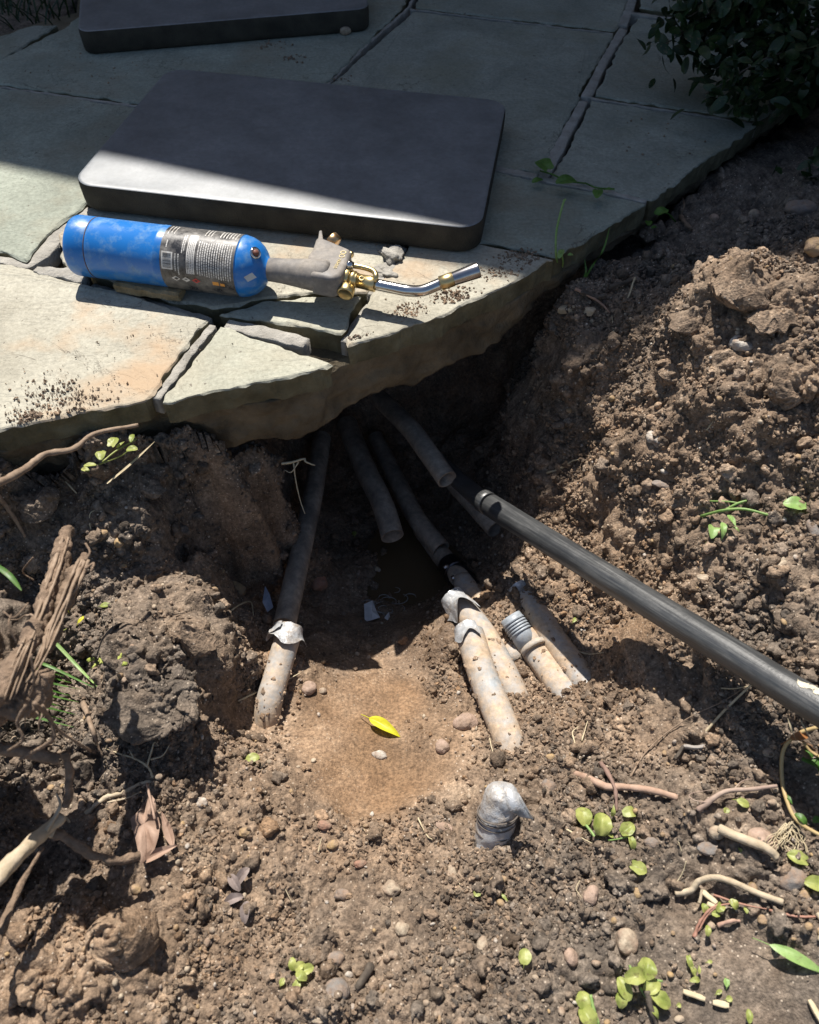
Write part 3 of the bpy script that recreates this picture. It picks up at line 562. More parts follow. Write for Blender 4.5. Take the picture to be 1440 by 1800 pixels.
# ------------------------------------------------------------------ the two kneeling pads
def pad(corners, z0, thick, r, bulge=0.):
    """corners: photo pixels of the top face, counter-clockwise from near left"""
    top = z0+thick; C = np.array([at(a, b, top)[:2] for a, b in corners]); P = []
    for i in range(4):
        c, p, n = C[i], C[i-1], C[(i+1) % 4]; u = unit(p-c); v = unit(n-c); ang = math.acos(np.clip(u@v, -1, 1)); d = r/math.tan(ang/2); cen = c+unit(u+v)*r/math.sin(ang/2)
        a0 = c+u*d-cen; a1 = c+v*d-cen; t0 = math.atan2(a0[1], a0[0]); t1 = math.atan2(a1[1], a1[0])
        while t1 < t0: t1 += 2*math.pi
        if t1-t0 > math.pi: t1 -= 2*math.pi
        for t in np.linspace(t0, t1, 14): P.append(cen+r*np.array([math.cos(t), math.sin(t)]))
    P = resample(np.array(P), .012) if True else P
    P = ccw(P); n = len(P); T = np.roll(P, -1, 0)-np.roll(P, 1, 0); T /= np.linalg.norm(T, axis=1, keepdims=True)+1e-9; O = np.stack([T[:, 1], -T[:, 0]], -1)
    lv = [(-.004, 0), (-.0016, -.0003), (-.0006, -.001), (0, -.0028), (.0004, -thick*.25), (0, -thick*.75), (-.0008, -thick+.002), (-.003, -thick)]
    V = []; 
    for off, dz in lv: V.append(np.column_stack([P+O*off, np.full(n, top+dz)]))
    cen = P.mean(0); rings = [.97, .85, .65, .4, .15]; T0 = []
    for s in rings: T0.append(np.column_stack([cen+(P+O*-.004-cen)*s, np.full(n, top)+.0005*vnoise(np.column_stack([cen+(P-cen)*s, np.zeros(n)]), .06, 3)]))
    V = np.concatenate(V+T0); Fs, Ft = [], []
    for i in range(len(lv)-1):
        for j in range(n): k = (j+1) % n; (Ft if i < 2 else Fs).append((i*n+j, (i+1)*n+j, (i+1)*n+k, i*n+k))
    prev = 0
    for q in range(len(rings)):
        c = (len(lv)+q)
        for j in range(n): k = (j+1) % n; Ft.append((prev*n+j, prev*n+k, c*n+k, c*n+j))
        prev = c
    Ft.append(tuple(range(prev*n, prev*n+n))); Fs.append(tuple(range((len(lv)-1)*n, len(lv)*n))[::-1]); return V, Ft, Fs
def pad_thing(corners, z0, thick, r, label):
    V, Ft, Fs = pad(corners, z0, thick, r); c = V.mean(0); c[2] = z0; t = thing('kneeling_pad', c, label, 'kneeling pad', 'foam kneeling pads on the patio')
    def sub(Fc): 
        ids = sorted({i for f in Fc for i in f}); mp = {a: b for b, a in enumerate(ids)}; return V[ids], [tuple(mp[i] for i in f) for f in Fc]
    a, b = sub(Ft); obj('top_face', a, b, FOAM, t); a, b = sub(Fs); obj('pad_edge', a, b, FOAM_SIDE, t); return t
pad_thing([(122,322),(846,403),(892,176),(296,118)], .0018, .032, .026, 'charcoal foam kneeling pad half in sun behind the blow torch')
pad_thing([(136,56),(650,14),(604,-150),(150,-140)], .0018, .032, .02, 'charcoal foam kneeling pad wholly in shade at the back of the patio')

# ------------------------------------------------------------------ the blow torch
K_ = .86; A = at(137, 431, .0312); B = at(462, 472, .0312); RC = .035
a_, s_, u_ = frame(B-A)                                # axis, side, up
torch = thing('blow_torch', (A[0], A[1], .001), 'blue gas blow torch with brass fittings lying on the edge of the patio', 'blow torch')
prof = [(0, .022), (0, .0325), (.001, .034), (.004, .0352), (.008, .0352), (.0265, .0352), (.0275, .0345), (.0285, .0352), (.03, .0352), (.112, .0352), (.1128, .0356), (.114, .0352), (.1165, .0356), (.1175, .0352), (.2115, .0352)]
KP = lambda pr: [(t*K_, r*K_) for t, r in pr]
V, Fc = lathe(A, B, KP(prof), 72); cyl = obj('gas_cylinder', V, Fc, BLUE, torch)
for i in range(1):
    V, Fc = lathe(A+a_*.0268*K_, B, KP([(0, .0353), (.0007, .0353)]), 72); obj('seam', V, Fc, M_plain('seam_rust', (.10, .06, .045), .8), cyl)
sh = [(.210, .0352), (.2135, .0346), (.219, .0335), (.2255, .0305), (.231, .0262), (.235, .021), (.2375, .016), (.240, .0125), (.248, .0118)]
V, Fc = lathe(A, B, KP(sh), 72); obj('shoulder', V, Fc, BLUE, cyl)
def onc(t, th, r=RC):
    t = t if t > .214 else .1215+(t-.1275)*.0888/.083
    return A+a_*t*K_+(u_*math.cos(th)+s_*math.sin(th))*r*K_
side_sign = -1 if s_[1] > 0 else 1                     # th > 0 turns towards the camera
def patch(t0, t1, h0, h1, r, n=12):
    V = []; Fc = []
    for i in range(n+1):
        th = math.radians(h0+(h1-h0)*i/n)*side_sign
        V += [onc(t0, th, r), onc(t1, th, r)]
    for i in range(n): Fc.append((2*i, 2*i+1, 2*i+3, 2*i+2))
    return V, Fc
V, Fc = patch(.1275, .2105, -150, 150, .03545, 80); lab = obj('label_sheet', V, Fc, BLACKL, torch)
white = [patch(.1295, .142, 44, 76, .03552), patch(.1575, .1665, 4, 80, .03552)]
V, Fc = join(white); obj('label_panel', V, Fc, WHITEP, lab)
r2 = random.Random(5); bars = []; th = 47
while th < 73:
    w_ = r2.choice([.45, .7, 1.1]); bars.append(patch(.131, .1405, th, th+w_, .0356, 2)); th += w_+r2.choice([.5, .8, 1.])
for c in range(4):
    th = 6
    while th < 78: w_ = r2.uniform(1.5, 5); bars.append(patch(.1588+c*.0019, .1594+c*.0019, th, th+w_, .0356, 2)); th += w_+1.1
V, Fc = join(bars); obj('barcode', V, Fc, M_plain('ink', (.03, .03, .03), .5), lab)
txt = []
for c in range(15):
    t0 = .1695+c*.00262; th = 16+r2.uniform(0, 3); end = 82+c*.35+r2.uniform(-4, 0)
    while th < end: w_ = r2.uniform(1.2, 6); txt.append(patch(t0, t0+.0013, th, min(end, th+w_), .03556, 2)); th += w_+.9
for c in range(11):
    t0 = .172+c*.0034; th = -24
    if 3 <= c <= 4: continue
    while th < 2: w_ = r2.uniform(1.2, 6); txt.append(patch(t0, t0+.0012, th, min(2, th+w_), .03556, 2)); th += w_+.9
for t0, h0, h1 in ((.1445, 46, 78), (.148, 46, 84), (.1515, 8, 44), (.1535, 6, 40), (.131, -22, 8), (.1345, -22, 4), (.138, -22, 6), (.1335, 22, 36)):
    th = h0
    while th < h1: w_ = r2.uniform(1, 4); txt.append(patch(t0, t0+.0012, th, min(h1, th+w_), .03556, 2)); th += w_+.8
V, Fc = join(txt); obj('label_text', V, Fc, WHITEP, lab)
def diam(t, h, r0, m, nm, dt=.0055, dh=6.5):
    V = [onc(t-dt, math.radians(h)*side_sign, r0), onc(t, math.radians(h-dh)*side_sign, r0), onc(t+dt, math.radians(h)*side_sign, r0), onc(t, math.radians(h+dh)*side_sign, r0)]; return V, [(0, 1, 2, 3)]
for t, m_, nm in ((.144, WHITEP, 'hazard_symbol'), (.1555, WHITEP, 'hazard_symbol'), (.167, REDP, 'hazard_symbol')):
    V, Fc = diam(t, 93, .0358, m_, nm, .0050, 5.5); h = obj(nm, V, Fc, m_, lab)
V, Fc = join([diam(.1445, 93, .036, 0, 0, .0028, 3), diam(.1555, 92, .036, 0, 0, .0022, 1.3), diam(.167, 93, .036, 0, 0, .002, 2)]); obj('hazard_print', V, Fc, M_plain('ink2', (.04, .03, .03), .5), lab)
V, Fc = join([patch(.1855, .1925, 90, 98, .0357), patch(.194, .199, 92, 98, .0357)]); obj('orange_panel', V, Fc, ORP, lab)
c = onc(.2305, math.radians(18)*side_sign, .0275); d = unit(a_*.75+(u_*math.cos(.5)+s_*math.sin(.5)*side_sign)*.65)
V, Fc = lathe(c-d*.001, c+d, [(0, .0054), (.0018, .0058), (.0024, .0048), (.0024, .0034), (.0010, .0032)], 24); v_ = obj('relief_valve', V, Fc, CHROME, cyl)
V, Fc = lathe(c, c+d, [(0, .0032), (.0022, .0030)], 16); obj('valve_core', V, Fc, M_plain('valve_rust', (.18, .07, .05), .6), v_)
V = [onc(.222, math.radians(74)*side_sign, .0335), onc(.231, math.radians(64)*side_sign, .0305), onc(.235, math.radians(76)*side_sign, .027), onc(.226, math.radians(84)*side_sign, .0325)]
obj('peeling_sticker', V, [(0, 1, 2, 3)], M_plain('clear_sticker', (.42, .46, .5), .3), cyl)
# handle: sleeve round the neck, flattened into the valve block
ZB = .046
def prism(px, z0, z1, seed=0):
    P = ccw(np.array([at(a, b, z1)[:2] for a, b in px])); n = len(P)
    V = np.concatenate([np.column_stack([P, np.full(n, z1)]), np.column_stack([P, np.full(n, z0)])]); Fc = [tuple(range(n)), tuple(range(n, 2*n))[::-1]]
    for j in range(n): k = (j+1) % n; Fc.append((j, n+j, n+k, k))
    return V, Fc
def bevel(o, wd, seg=4, ang=40):
    m = o.modifiers.new('bevel', 'BEVEL'); m.width = wd; m.segments = seg; m.limit_method = 'ANGLE'; m.angle_limit = math.radians(ang); m.harden_normals = False
    return o
V, Fc = prism([(540,447),(549,436),(556,414),(566,416),(578,420),(618,437),(612,460),(598,484),(582,489),(545,482)], .018, .0430)
h = bevel(obj('handle', V, Fc, HANDLE, torch), .0055, 6, 25)
nk = A+a_*.240*K_; V, Fc = lathe(nk, nk+a_, [(0, .009), (.001, .0115), (.015, .0122), (.03, .0138), (.045, .0155), (.060, .0158), (.0635, .013)], 40); obj('handle_sleeve', V, Fc, HANDLE, torch)
V, Fc = prism([(561,405),(566,404),(568,420),(559,420)], .034, .040); bevel(obj('trigger_tab', V, Fc, HANDLE, h), .001)
def text_on(txt_, px0, px1, z, size, m, parent, name='lettering'):
    cu = bpy.data.curves.new(name, 'FONT'); cu.body = txt_; cu.size = size; cu.extrude = .0002; cu.align_x = 'LEFT'
    o = bpy.data.objects.new('tmp', cu); COL.objects.link(o); dg = bpy.context.evaluated_depsgraph_get(); me = bpy.data.meshes.new_from_object(o.evaluated_get(dg)); bpy.data.objects.remove(o)
    a, b = at(*px0, z), at(*px1, z); d = unit(b-a); up = np.array([-d[1], d[0], 0]); Vv = np.array([v.co[:] for v in me.vertices]); L = Vv[:, 0].max(); sc = np.linalg.norm(b-a)/L
    W = a+np.outer(Vv[:, 0]*sc, d)+np.outer(Vv[:, 1]*sc*1.15, up)+np.outer(Vv[:, 2], [0, 0, 1]); Fc = [tuple(p.vertices) for p in me.polygons]; bpy.data.meshes.remove(me)
    return obj(name, W, Fc, m, parent, smooth=False)
text_on('OO', (600,440), (595,452), .0433, .006, YELP, h); text_on('NUHOO', (595,455), (586,471), .0433, .006, YELP, h)
def L2(p0, p1, prof, name, m, parent=torch, n=32, up=0):
    V, Fc = lathe(p0, p1, prof, n); return obj(name, V, Fc, m, parent)
zt = .028; p0 = at(600, 487, zt); p1 = at(664, 501, zt); dd = unit(p1-p0); Lc = np.linalg.norm(p1-p0)
L2(p0, p1, [(-.002, .006), (0, .0098), (.0005, .0103), (.0098, .0103), (.0102, .0098), (.0103, .0078)], 'brass_collar', BRASS)
L2(p0, p1, [(.010, .0086), (.0145, .0088), (.0155, .0078), (.0168, .0076), (.018, .0074)], 'brass_nut', BRASS)
L2(p0, p1, [(.017, .0070), (.0285, .0072), (.029, .0074), (.0365, .0075), (.0368, .0070)], 'brass_sleeve', BRASS)
c = p0+dd*.0225+np.array([0, -.003, .0066])
V, Fc = lathe(c-np.array([0, 0, .001]), c+np.array([0, -.004, .01]), [(0, .0027), (.0014, .0027), (.0014, .0019), (.0004, .0018)], 20); obj('air_hole_rim', V, Fc, BRASS, torch)
# valve knobs
ka = at(612, 503, .026); kb = at(603, 527, .023); L2(ka, kb, [(0, .0045), (.002, .0045), (.0025, .0078), (.0032, .0083), (.0105, .0083), (.0115, .0076), (.0116, .0066), (.0110, .0062)], 'control_knob', BRASS, n=40)
ka = at(592, 430, .030); kb = at(582, 420, .034); L2(ka, kb, [(0, .006), (.001, .0083), (.009, .0083), (.010, .0072)], 'control_knob', M_noise('copper_brass', [(.3, (.55, .33, .15)), (.7, (.74, .50, .28))], 60, .32, .1, 200, .0003, .5, 1), n=40)
V, Fc = tube([at(621,467,.038), at(634,469,.038), at(649,473,.038), at(658,478,.038), at(661,486,.037), at(659,494,.033)], .0027, 14, sm=6); obj('fuel_line', V, Fc, BRASS, torch)
L2(at(612,465,.040), at(623,467,.041), [(0, .004), (.003, .0045), (.0032, .0036), (.0055, .0036)], 'fuel_line_nut', CHROME, n=18)
L2(at(612,446,.036), at(624,449,.037), [(0, .003), (.005, .0032), (.0055, .0026)], 'igniter_stud', BRASS, n=16)
V, Fc = tube([at(661,500,zt), at(690,506,zt), at(718,511,zt), (at(742,511,.031)), at(764,503,.034), at(782,495,.037)], [.0058, .0058, .0058, .0058, .0058, .0058], 24, sm=7); obj('burner_tube', V, Fc, CHROME, torch)
q0 = at(774,498.5,.0402); q1 = at(842,474,.050)
L2(q0, q1, [(0, .0066), (.0003, .0070), (.013, .0070), (.0133, .0066)], 'brass_ferrule', BRASS); Lq = np.linalg.norm(q1-q0)
L2(q0, q1, [(.012, .0062), (.0135, .0066), (Lq-.006, .0075), (Lq-.001, .0077), (Lq, .0074), (Lq, .0064), (Lq-.012, .006), (Lq-.0125, .001)], 'burner_tip', STEEL)

# ------------------------------------------------------------------ pipes in the pit
def pipe(P, r, name, m, label, group=None, open0=True, open1=False, wall=.0022, bend=1, n=36, rough=0):
    """hollow pipe through points P; open ends show the bore"""
    P = np.asarray(P, float)
    if m is PIPE_GREY: P = np.concatenate([P, [P[-1]+unit(P[-1]-P[-2])*.022+np.array([0, 0, -.022])]])
    base = P.mean(0); base[2] = P[:, 2].min()-r
    t = thing(name, base, label, 'pipe', group)
    V, Fc = tube(P, r, n, sm=8 if len(P) > 2 else 12, rough=rough); Fc = Fc[:-2]; parts = [(V, Fc)]
    for e, on in ((0, open0), (-1, open1)):
        c = P[e]; d = unit(P[1]-P[0]) if e == 0 else unit(P[-2]-P[-1])
        if on:
            q = lathe(c, c+d, [(0, r), (0, r-wall), (.03, r-wall)], n); parts.append((q[0], q[1][:-2]))
            k = lathe(c+d*.0295, c+d*.0300, [(0, r-wall), (.0005, r-wall)], n); obj('dark_cap', k[0], k[1], PIPE_IN, t)  # black cap: shade of the pipe's depth put into its colour
        else:
            q = lathe(c, c+d, [(0, r*.98), (.0005, r)], n); parts.append((q[0], [q[1][-2]]))
    V, Fc = join(parts); b = obj('pipe_wall', V, Fc, m, t)
    if m is PIPE_GREY:
        q = smooth_path(P, 10); rm = random.Random(int(abs(P[0][0])*1e5)); mp = []
        for _ in range(80):
            i = min(len(q)-2, int(len(q)*(.15+.75*rm.random()**.7))); a3, s3, u3 = frame(q[i+1]-q[i]); th = rm.gauss(0, .9) if rm.random() < .5 else rm.choice([-1.5, 1.5])+rm.gauss(0, .3); s_ = .0004+.0017*rm.random()**3
            mp.append(rock(q[i]+(q[i+1]-q[i])*rm.random()+(u3*math.cos(th)+s3*math.sin(th))*(r+s_*.2), s_, s_*1.5, s_*.4, rm.random()*6, rm.randint(0, 999), 2, .7, .6))
        V, Fc = join(mp); mo = obj('clinging_mud', V, Fc, SOIL, t, False); mo['kind'] = 'stuff'; attr(mo.data, 'dark', .15+.3*fbm(V, .01, 2, 5)); attr(mo.data, 'wet_shade', np.zeros(len(V))); attr(mo.data, 'tint', np.full(len(V), 1.1))
    return t, b
def shell(c, d, r, L, th0, th1, flare, seed, nt=26, nl=8, crumple=.0015):
    """torn sheet of tape round an axis; th measured from up, positive to the right of the picture"""
    a, s, u = frame(d); 
    if s[0] < 0: s = -s
    V = []; Fc = []
    for i in range(nl+1):
        f = i/nl
        for j in range(nt+1):
            g = j/nt; th = math.radians(th0+(th1-th0)*g); ll = L*f*(1+.28*math.sin(g*9+seed)*f)
            p = np.asarray(c)+a*ll+(u*math.cos(th)+s*math.sin(th))*(r+flare*f*f*(1+.5*math.sin(g*7+seed*2)))
            V.append(p)
    V = np.array(V); V += crumple*np.stack([fbm(V, .012, 3, seed+q) for q in range(3)], -1)
    for i in range(nl):
        for j in range(nt): k = i*(nt+1)+j; Fc.append((k, k+1, k+nt+2, k+nt+1))
    # thickness
    n = len(V); cen = np.asarray(c); Vi = V+ (cen-V)*.012; Fc2 = [tuple(x+n for x in f[::-1]) for f in Fc]
    return np.concatenate([V, Vi]), Fc+Fc2
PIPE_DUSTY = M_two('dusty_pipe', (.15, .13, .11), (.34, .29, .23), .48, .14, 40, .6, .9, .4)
GP = 'old conduit pipes cut open in the pit'
# lit stub with torn tape, lower left of the pit
e0 = at(511, 1102, -.230); e1 = at(473, 1236, -.242); r0 = .0134
t, b = pipe([e0, (e0+e1)/2+np.array([0, 0, .0005]), e1], r0, 'conduit_pipe', PIPE_GREY, 'pale mud smeared pipe stub with torn silver tape at its mouth, leftmost in the pit', GP, rough=.02)
d = unit(e0-e1); V, Fc = shell(e0-d*.001, -d, r0+.0012, .019, -85, 100, .006, 3); obj('torn_tape', V, Fc, TAPE, t)
V, Fc = shell(e0-d*.001, -d, r0+.004, .010, -110, -20, .003, 8); obj('torn_tape', V, Fc, TAPE, t)
# shaded brown pipe behind it
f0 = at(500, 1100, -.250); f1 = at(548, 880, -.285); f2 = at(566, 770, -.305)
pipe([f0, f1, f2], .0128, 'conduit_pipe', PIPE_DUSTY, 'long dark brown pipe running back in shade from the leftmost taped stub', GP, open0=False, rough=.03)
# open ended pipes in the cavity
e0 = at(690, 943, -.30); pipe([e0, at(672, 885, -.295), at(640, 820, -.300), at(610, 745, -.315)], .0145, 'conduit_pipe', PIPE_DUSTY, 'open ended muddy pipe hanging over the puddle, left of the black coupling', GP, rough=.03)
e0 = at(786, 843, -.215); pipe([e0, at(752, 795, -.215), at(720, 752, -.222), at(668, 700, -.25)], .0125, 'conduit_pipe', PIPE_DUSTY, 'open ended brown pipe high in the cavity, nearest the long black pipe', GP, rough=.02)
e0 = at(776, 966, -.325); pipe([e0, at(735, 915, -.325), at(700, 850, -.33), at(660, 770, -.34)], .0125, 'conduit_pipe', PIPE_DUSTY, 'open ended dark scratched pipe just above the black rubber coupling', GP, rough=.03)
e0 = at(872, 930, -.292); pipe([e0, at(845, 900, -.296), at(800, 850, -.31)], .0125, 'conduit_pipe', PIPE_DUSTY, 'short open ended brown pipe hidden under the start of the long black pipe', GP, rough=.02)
# pipe with the rubber coupling
c0 = at(742, 930, -.352); c1 = at(812, 1020, -.305); c2 = at(850, 1072, -.288); c3 = at(912, 1165, -.272)
cp = thing('repair_coupling_pipe', (c1[0], c1[1], -.34), 'pipe joined by a black rubber coupling with two steel band clamps', 'pipe', GP)
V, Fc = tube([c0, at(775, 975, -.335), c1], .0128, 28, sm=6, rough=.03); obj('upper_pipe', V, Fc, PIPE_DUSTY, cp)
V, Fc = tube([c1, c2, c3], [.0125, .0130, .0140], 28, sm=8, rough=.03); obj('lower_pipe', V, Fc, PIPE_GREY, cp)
k0 = at(789, 990, -.322); k1 = at(834, 1047, -.305); Lk = np.linalg.norm(k1-k0)
V, Fc = lathe(k0, k1, [(-.001, .0125), (0, .0150), (Lk*.30, .0152), (Lk*.31, .0159), (Lk*.62, .0159), (Lk*.63, .0152), (Lk, .0148), (Lk+.001, .0125)], 40); cpl = obj('rubber_sleeve', V, Fc, RUBBER, cp)
for q in (.20, .52):
    V, Fc = lathe(k0+unit(k1-k0)*Lk*q, k1, [(0, .0156), (0, .0163), (.0075, .0163), (.0075, .0156)], 40); cl = obj('band_clamp', V, Fc, M_plain('band', (.09, .09, .10), .3, 1), cp)
    a3, s3, u3 = frame(k1-k0); s3 = s3 if s3[0] < 0 else -s3; cc = k0+a3*(Lk*q+.004)+(u3*.75+s3*.66)*.0165
    V, Fc = bar(cc-s3*.004, cc+s3*.004, .0065, .004, 3); obj('clamp_screw', V, Fc, CLAMP, cl)
# lit lower pipes on the right of the pit
e0 = at(806, 1062, -.268); e1 = at(852, 1120, -.265); e2 = at(904, 1222, -.262)
t, b = pipe([e0, e1, e2], .0148, 'conduit_pipe', PIPE_GREY, 'mud caked pipe with a torn silver tape flap, middle of the three below the coupling', GP, rough=.04)
d = unit(e0-e1); V, Fc = shell(e0+d*.012, -d, .0160, .030, -100, 35, .008, 5); obj('torn_tape', V, Fc, TAPE, t)
e0 = at(826, 1114, -.250); e2 = at(896, 1306, -.236)
t, b = pipe([e0, at(850, 1190, -.247), e2], .0153, 'conduit_pipe', PIPE_GREY, 'straight grey pipe half buried in lit soil, curl of tape at its top', GP, rough=.025)
d = unit(e0-e2); V, Fc = shell(e0+d*.006, -d, .0164, .017, -90, 25, .002, 11, crumple=.001); obj('torn_tape', V, Fc, TAPE, t)
e0 = at(921, 1118, -.258); e2 = at(1020, 1262, -.248)
t, b = pipe([e0, at(955, 1165, -.257), e2], .0143, 'conduit_pipe', PIPE_GREY, 'mud smeared grey pipe leading down from the ribbed grey fitting', GP, open0=False, rough=.035)
# ribbed fitting
g0 = at(897, 1084, -.247); g1 = at(918, 1116, -.253); Lg = np.linalg.norm(g1-g0); pr = [(0, .008), (0, .0120), (.0045, .0125)]
for i in range(5):
    s0 = .0055+i*(Lg-.007)/5; st = (Lg-.007)/5; pr += [(s0, .0128), (s0+st*.72, .0138), (s0+st*.76, .0122), (s0+st*.98, .0122)]
V, Fc = lathe(g0, g1, pr+[(Lg+.012, .0125)], 36); obj('ribbed_fitting', V, Fc, RIBBED, t)
q0 = at(938, 1136, -.254); V, Fc = lathe(q0, e2, [(0, .0148), (0, .0155), (.006, .0155), (.006, .0145)], 32); obj('pipe_collar', V, Fc, PIPE_GREY, t)
e0 = at(916, 1036, -.262); e2 = at(1040, 1212, -.268)
t, b = pipe([e0, at(965, 1110, -.250), at(1010, 1175, -.246), at(1045, 1230, -.244)], .0145, 'conduit_pipe', PIPE_GREY, 'pale pipe lying in the soil nearest under the long black pipe', GP, rough=.025)
d = unit(e0-e2); V, Fc = shell(e0+d*.004, -d, .0155, .012, -95, 60, .003, 15, crumple=.001); obj('torn_tape', V, Fc, TAPE, t)
# taped stub standing in the foreground
e0 = at(884, 1382, -.165); e1 = at(862, 1500, -.222); d = unit(e1-e0)
tp = thing('taped_pipe_stub', (e1[0], e1[1], -.22), 'short pipe stub wrapped in silver tape, standing alone in the foreground soil', 'pipe')
V, Fc = tube([e0, e0+d*.006, e0+d*.022, e0+d*.035, e1], [.0085, .0135, .0155, .0162, .0165], 40, sm=12); V = V+.0011*np.stack([fbm(V, .008, 3, 61+q) for q in range(3)], -1); obj('tape_wrap', V, Fc, TAPE, tp)
for i, q in enumerate((.026, .029, .033, .042)):
    a3, s3, u3 = frame(d); ring = []
    for j in range(41):
        th = j*2*math.pi/40; ring.append(e0+d*(q+.003*math.sin(th+i*.3))+(u3*math.cos(th)+s3*math.sin(th))*(.0172-.0003*i))
    V, Fc = tube(np.array(ring), .0008, 5, sm=1); obj('tape_crease', V, Fc, M_plain('crease_dirt', (.12, .1, .085), .8), tp)
pts = [at(884,1380,-.142), at(912,1394,-.146), at(938,1440,-.154), at(916,1436,-.162), at(894,1424,-.148)]; V = np.array(pts); V = np.concatenate([V, V-np.array([0, 0, .0012])])
obj('tape_flap', V, [(0, 1, 2, 3, 4), (9, 8, 7, 6, 5)]+[(i, 5+i, 5+(i+1) % 5, (i+1) % 5) for i in range(5)], TAPE, tp)
# the long black pipe
b0 = at(862, 888, -.185); b1 = at(1440, 1245, -.035); d = unit(b1-b0)
lp = thing('black_pipe', (b0[0], b0[1], b0[2]-.018), 'long straight black plastic pipe slanting out of the pit over the right bank', 'pipe')
far_end = at(700, 735, -.30)
V, Fc = tube([far_end, at(765, 806, -.262), at(822, 858, -.217), b0-d*.02, b0-d*.009], .0112, 40, sm=8); obj('pipe_neck', V, Fc, PIPE_BLACK, lp)
V, Fc = lathe(b0-d*.014, b0, [(0, .0112), (0, .0130), (.0002, .0132), (.0105, .0132), (.0107, .0129), (.0107, .0105)], 48); obj('coupling_ring', V, Fc, PIPE_BLACK, lp)
V, Fc = tube([b0-d*.008, b0+d*.003], .0102, 40, sm=2); obj('dark_band', V, Fc, RUBBER, lp)  # narrow black band between the ring and the pipe wall
Lb = np.linalg.norm(b1-b0)+.35; ks = np.linspace(0, Lb, 60)
V, Fc = lathe(b0-d*0, b1, [(0, .0102), (0, .0124), (.0006, .0128)]+[(k_, .0128) for k_ in ks[1:]], 64); V = V+.00035*fbm(V, .05, 2, 77)[:, None]; obj('pipe_wall', V, Fc, PIPE_BLACK, lp)
V, Fc = [], []
a3, s3, u3 = frame(d)
for (px, py, L_, w_) in ((1418, 1222, .024, 22), (1404, 1226, .012, 9)):
    bb = b0+d*((at(px, py, -.03)-b0)@d); W = []; n1 = 12
    for i in range(n1+1):
        for j in range(9):
            th = math.radians(-10+(j-4)*w_/8*(.35+.65*math.sin(math.pi*i/n1))+16*vnoise(np.array([i*.5, px, j*.2]), .7, 4)); W.append(bb+d*(i/n1-.5)*L_+(u3*math.cos(th)+s3*math.sin(th))*(.0128+.0006))
    V.append((W, [(i*9+j, i*9+j+1, (i+1)*9+j+1, (i+1)*9+j) for i in range(n1) for j in range(8)]))
V, Fc = join(V); obj('paint_smear', V, Fc, M_plain('cream_smear', (.55, .50, .38), .6), lp)
# puddle
pp = [(690,930),(740,940),(790,985),(805,1030),(800,1075),(760,1098),(700,1100),(660,1085),(640,1050),(650,1000)]
P = np.array([at(a, b, -.3585) for a, b in pp]); P = np.array([*map(np.array, P)]); c = P.mean(0); n = len(P)
V = np.concatenate([c+(P-c)*1.3, P*[1, 1, 1]-[0, 0, .03]]); o = obj('puddle', V, [tuple(range(n))[::-1], tuple(range(n, 2*n))]+[(j, (j+1) % n, n+(j+1) % n, n+j) for j in range(n)], WATER, None, False, loc=c); tag(o, 'small pool of muddy brown water at the bottom of the pit', kind='structure')

sw = []; rs = random.Random(4)
for i in range(12):
    cx, cy = rs.gauss(672, 26), rs.gauss(1062, 16); a0 = rs.random()*6; rr_ = rs.uniform(5, 16)
    sw.append(tube([at(cx+rr_*math.cos(a0+t*.8)*(1+t*.12), cy+.55*rr_*math.sin(a0+t*.8)*(1+t*.12), -.349) for t in range(5)], [.0002, .0005, .0007, .0005, .0002], 6, .3, 5, i))
V, Fc = join(sw); single('scum_swirl', V, Fc, M_plain('pale_scum', (.22, .22, .21), .2), 'pale milky scum swirls on the damp mud beside the puddle', 'scum')
# house: the eave whose shadow lies across the patio
def eave_pt(x, y, h): return np.array([x-SV[0]*h, y-SV[1]*h, h])
ea, eb = np.array([-.352, .943]), np.array([.080, .783]); dv = unit(eb-ea); H_ = 2.1
l = eave_pt(*(ea-dv*4), H_); r = eave_pt(*(eb+dv*4), H_); bk = np.array([-dv[1], dv[0], 0]); bk = bk if bk[1] > 0 else -bk
house = thing('house', (0, 3.2, -.03), 'house with an overhanging eave behind the patio that shades it', 'house')
def box8(a, b, bk, dep, z0, z1):
    V = []
    for z in (z0, z1): V += [(*a[:2], z), (*b[:2], z), (*(b+bk*dep)[:2], z), (*(a+bk*dep)[:2], z)]
    return V, [(3, 2, 1, 0), (4, 5, 6, 7), (0, 1, 5, 4), (1, 2, 6, 5), (2, 3, 7, 6), (3, 0, 4, 7)]
WALLM = M_noise('house_render', [(.3, (.30, .26, .22)), (.7, (.40, .36, .30))], 6, .9, .3, 80, .003); ROOFM = M_noise('roof_tiles', [(.3, (.10, .08, .07)), (.7, (.18, .15, .13))], 12, .9, .5, 30, .01)
V, Fc = box8(l, r, bk, 1.5, H_, H_+.12); obj('eave', V, Fc, ROOFM, house, smooth=False)
V, Fc = box8(l+bk*.75, r+bk*.75, bk, .25, -.1, H_-.003); obj('wall', V, Fc, WALLM, house, smooth=False)
V, Fc = box8(l+bk*.35, r+bk*.35, bk, 1.0, H_+.123, H_+.5); obj('roof', V, Fc, ROOFM, house, smooth=False)
#@@PART3

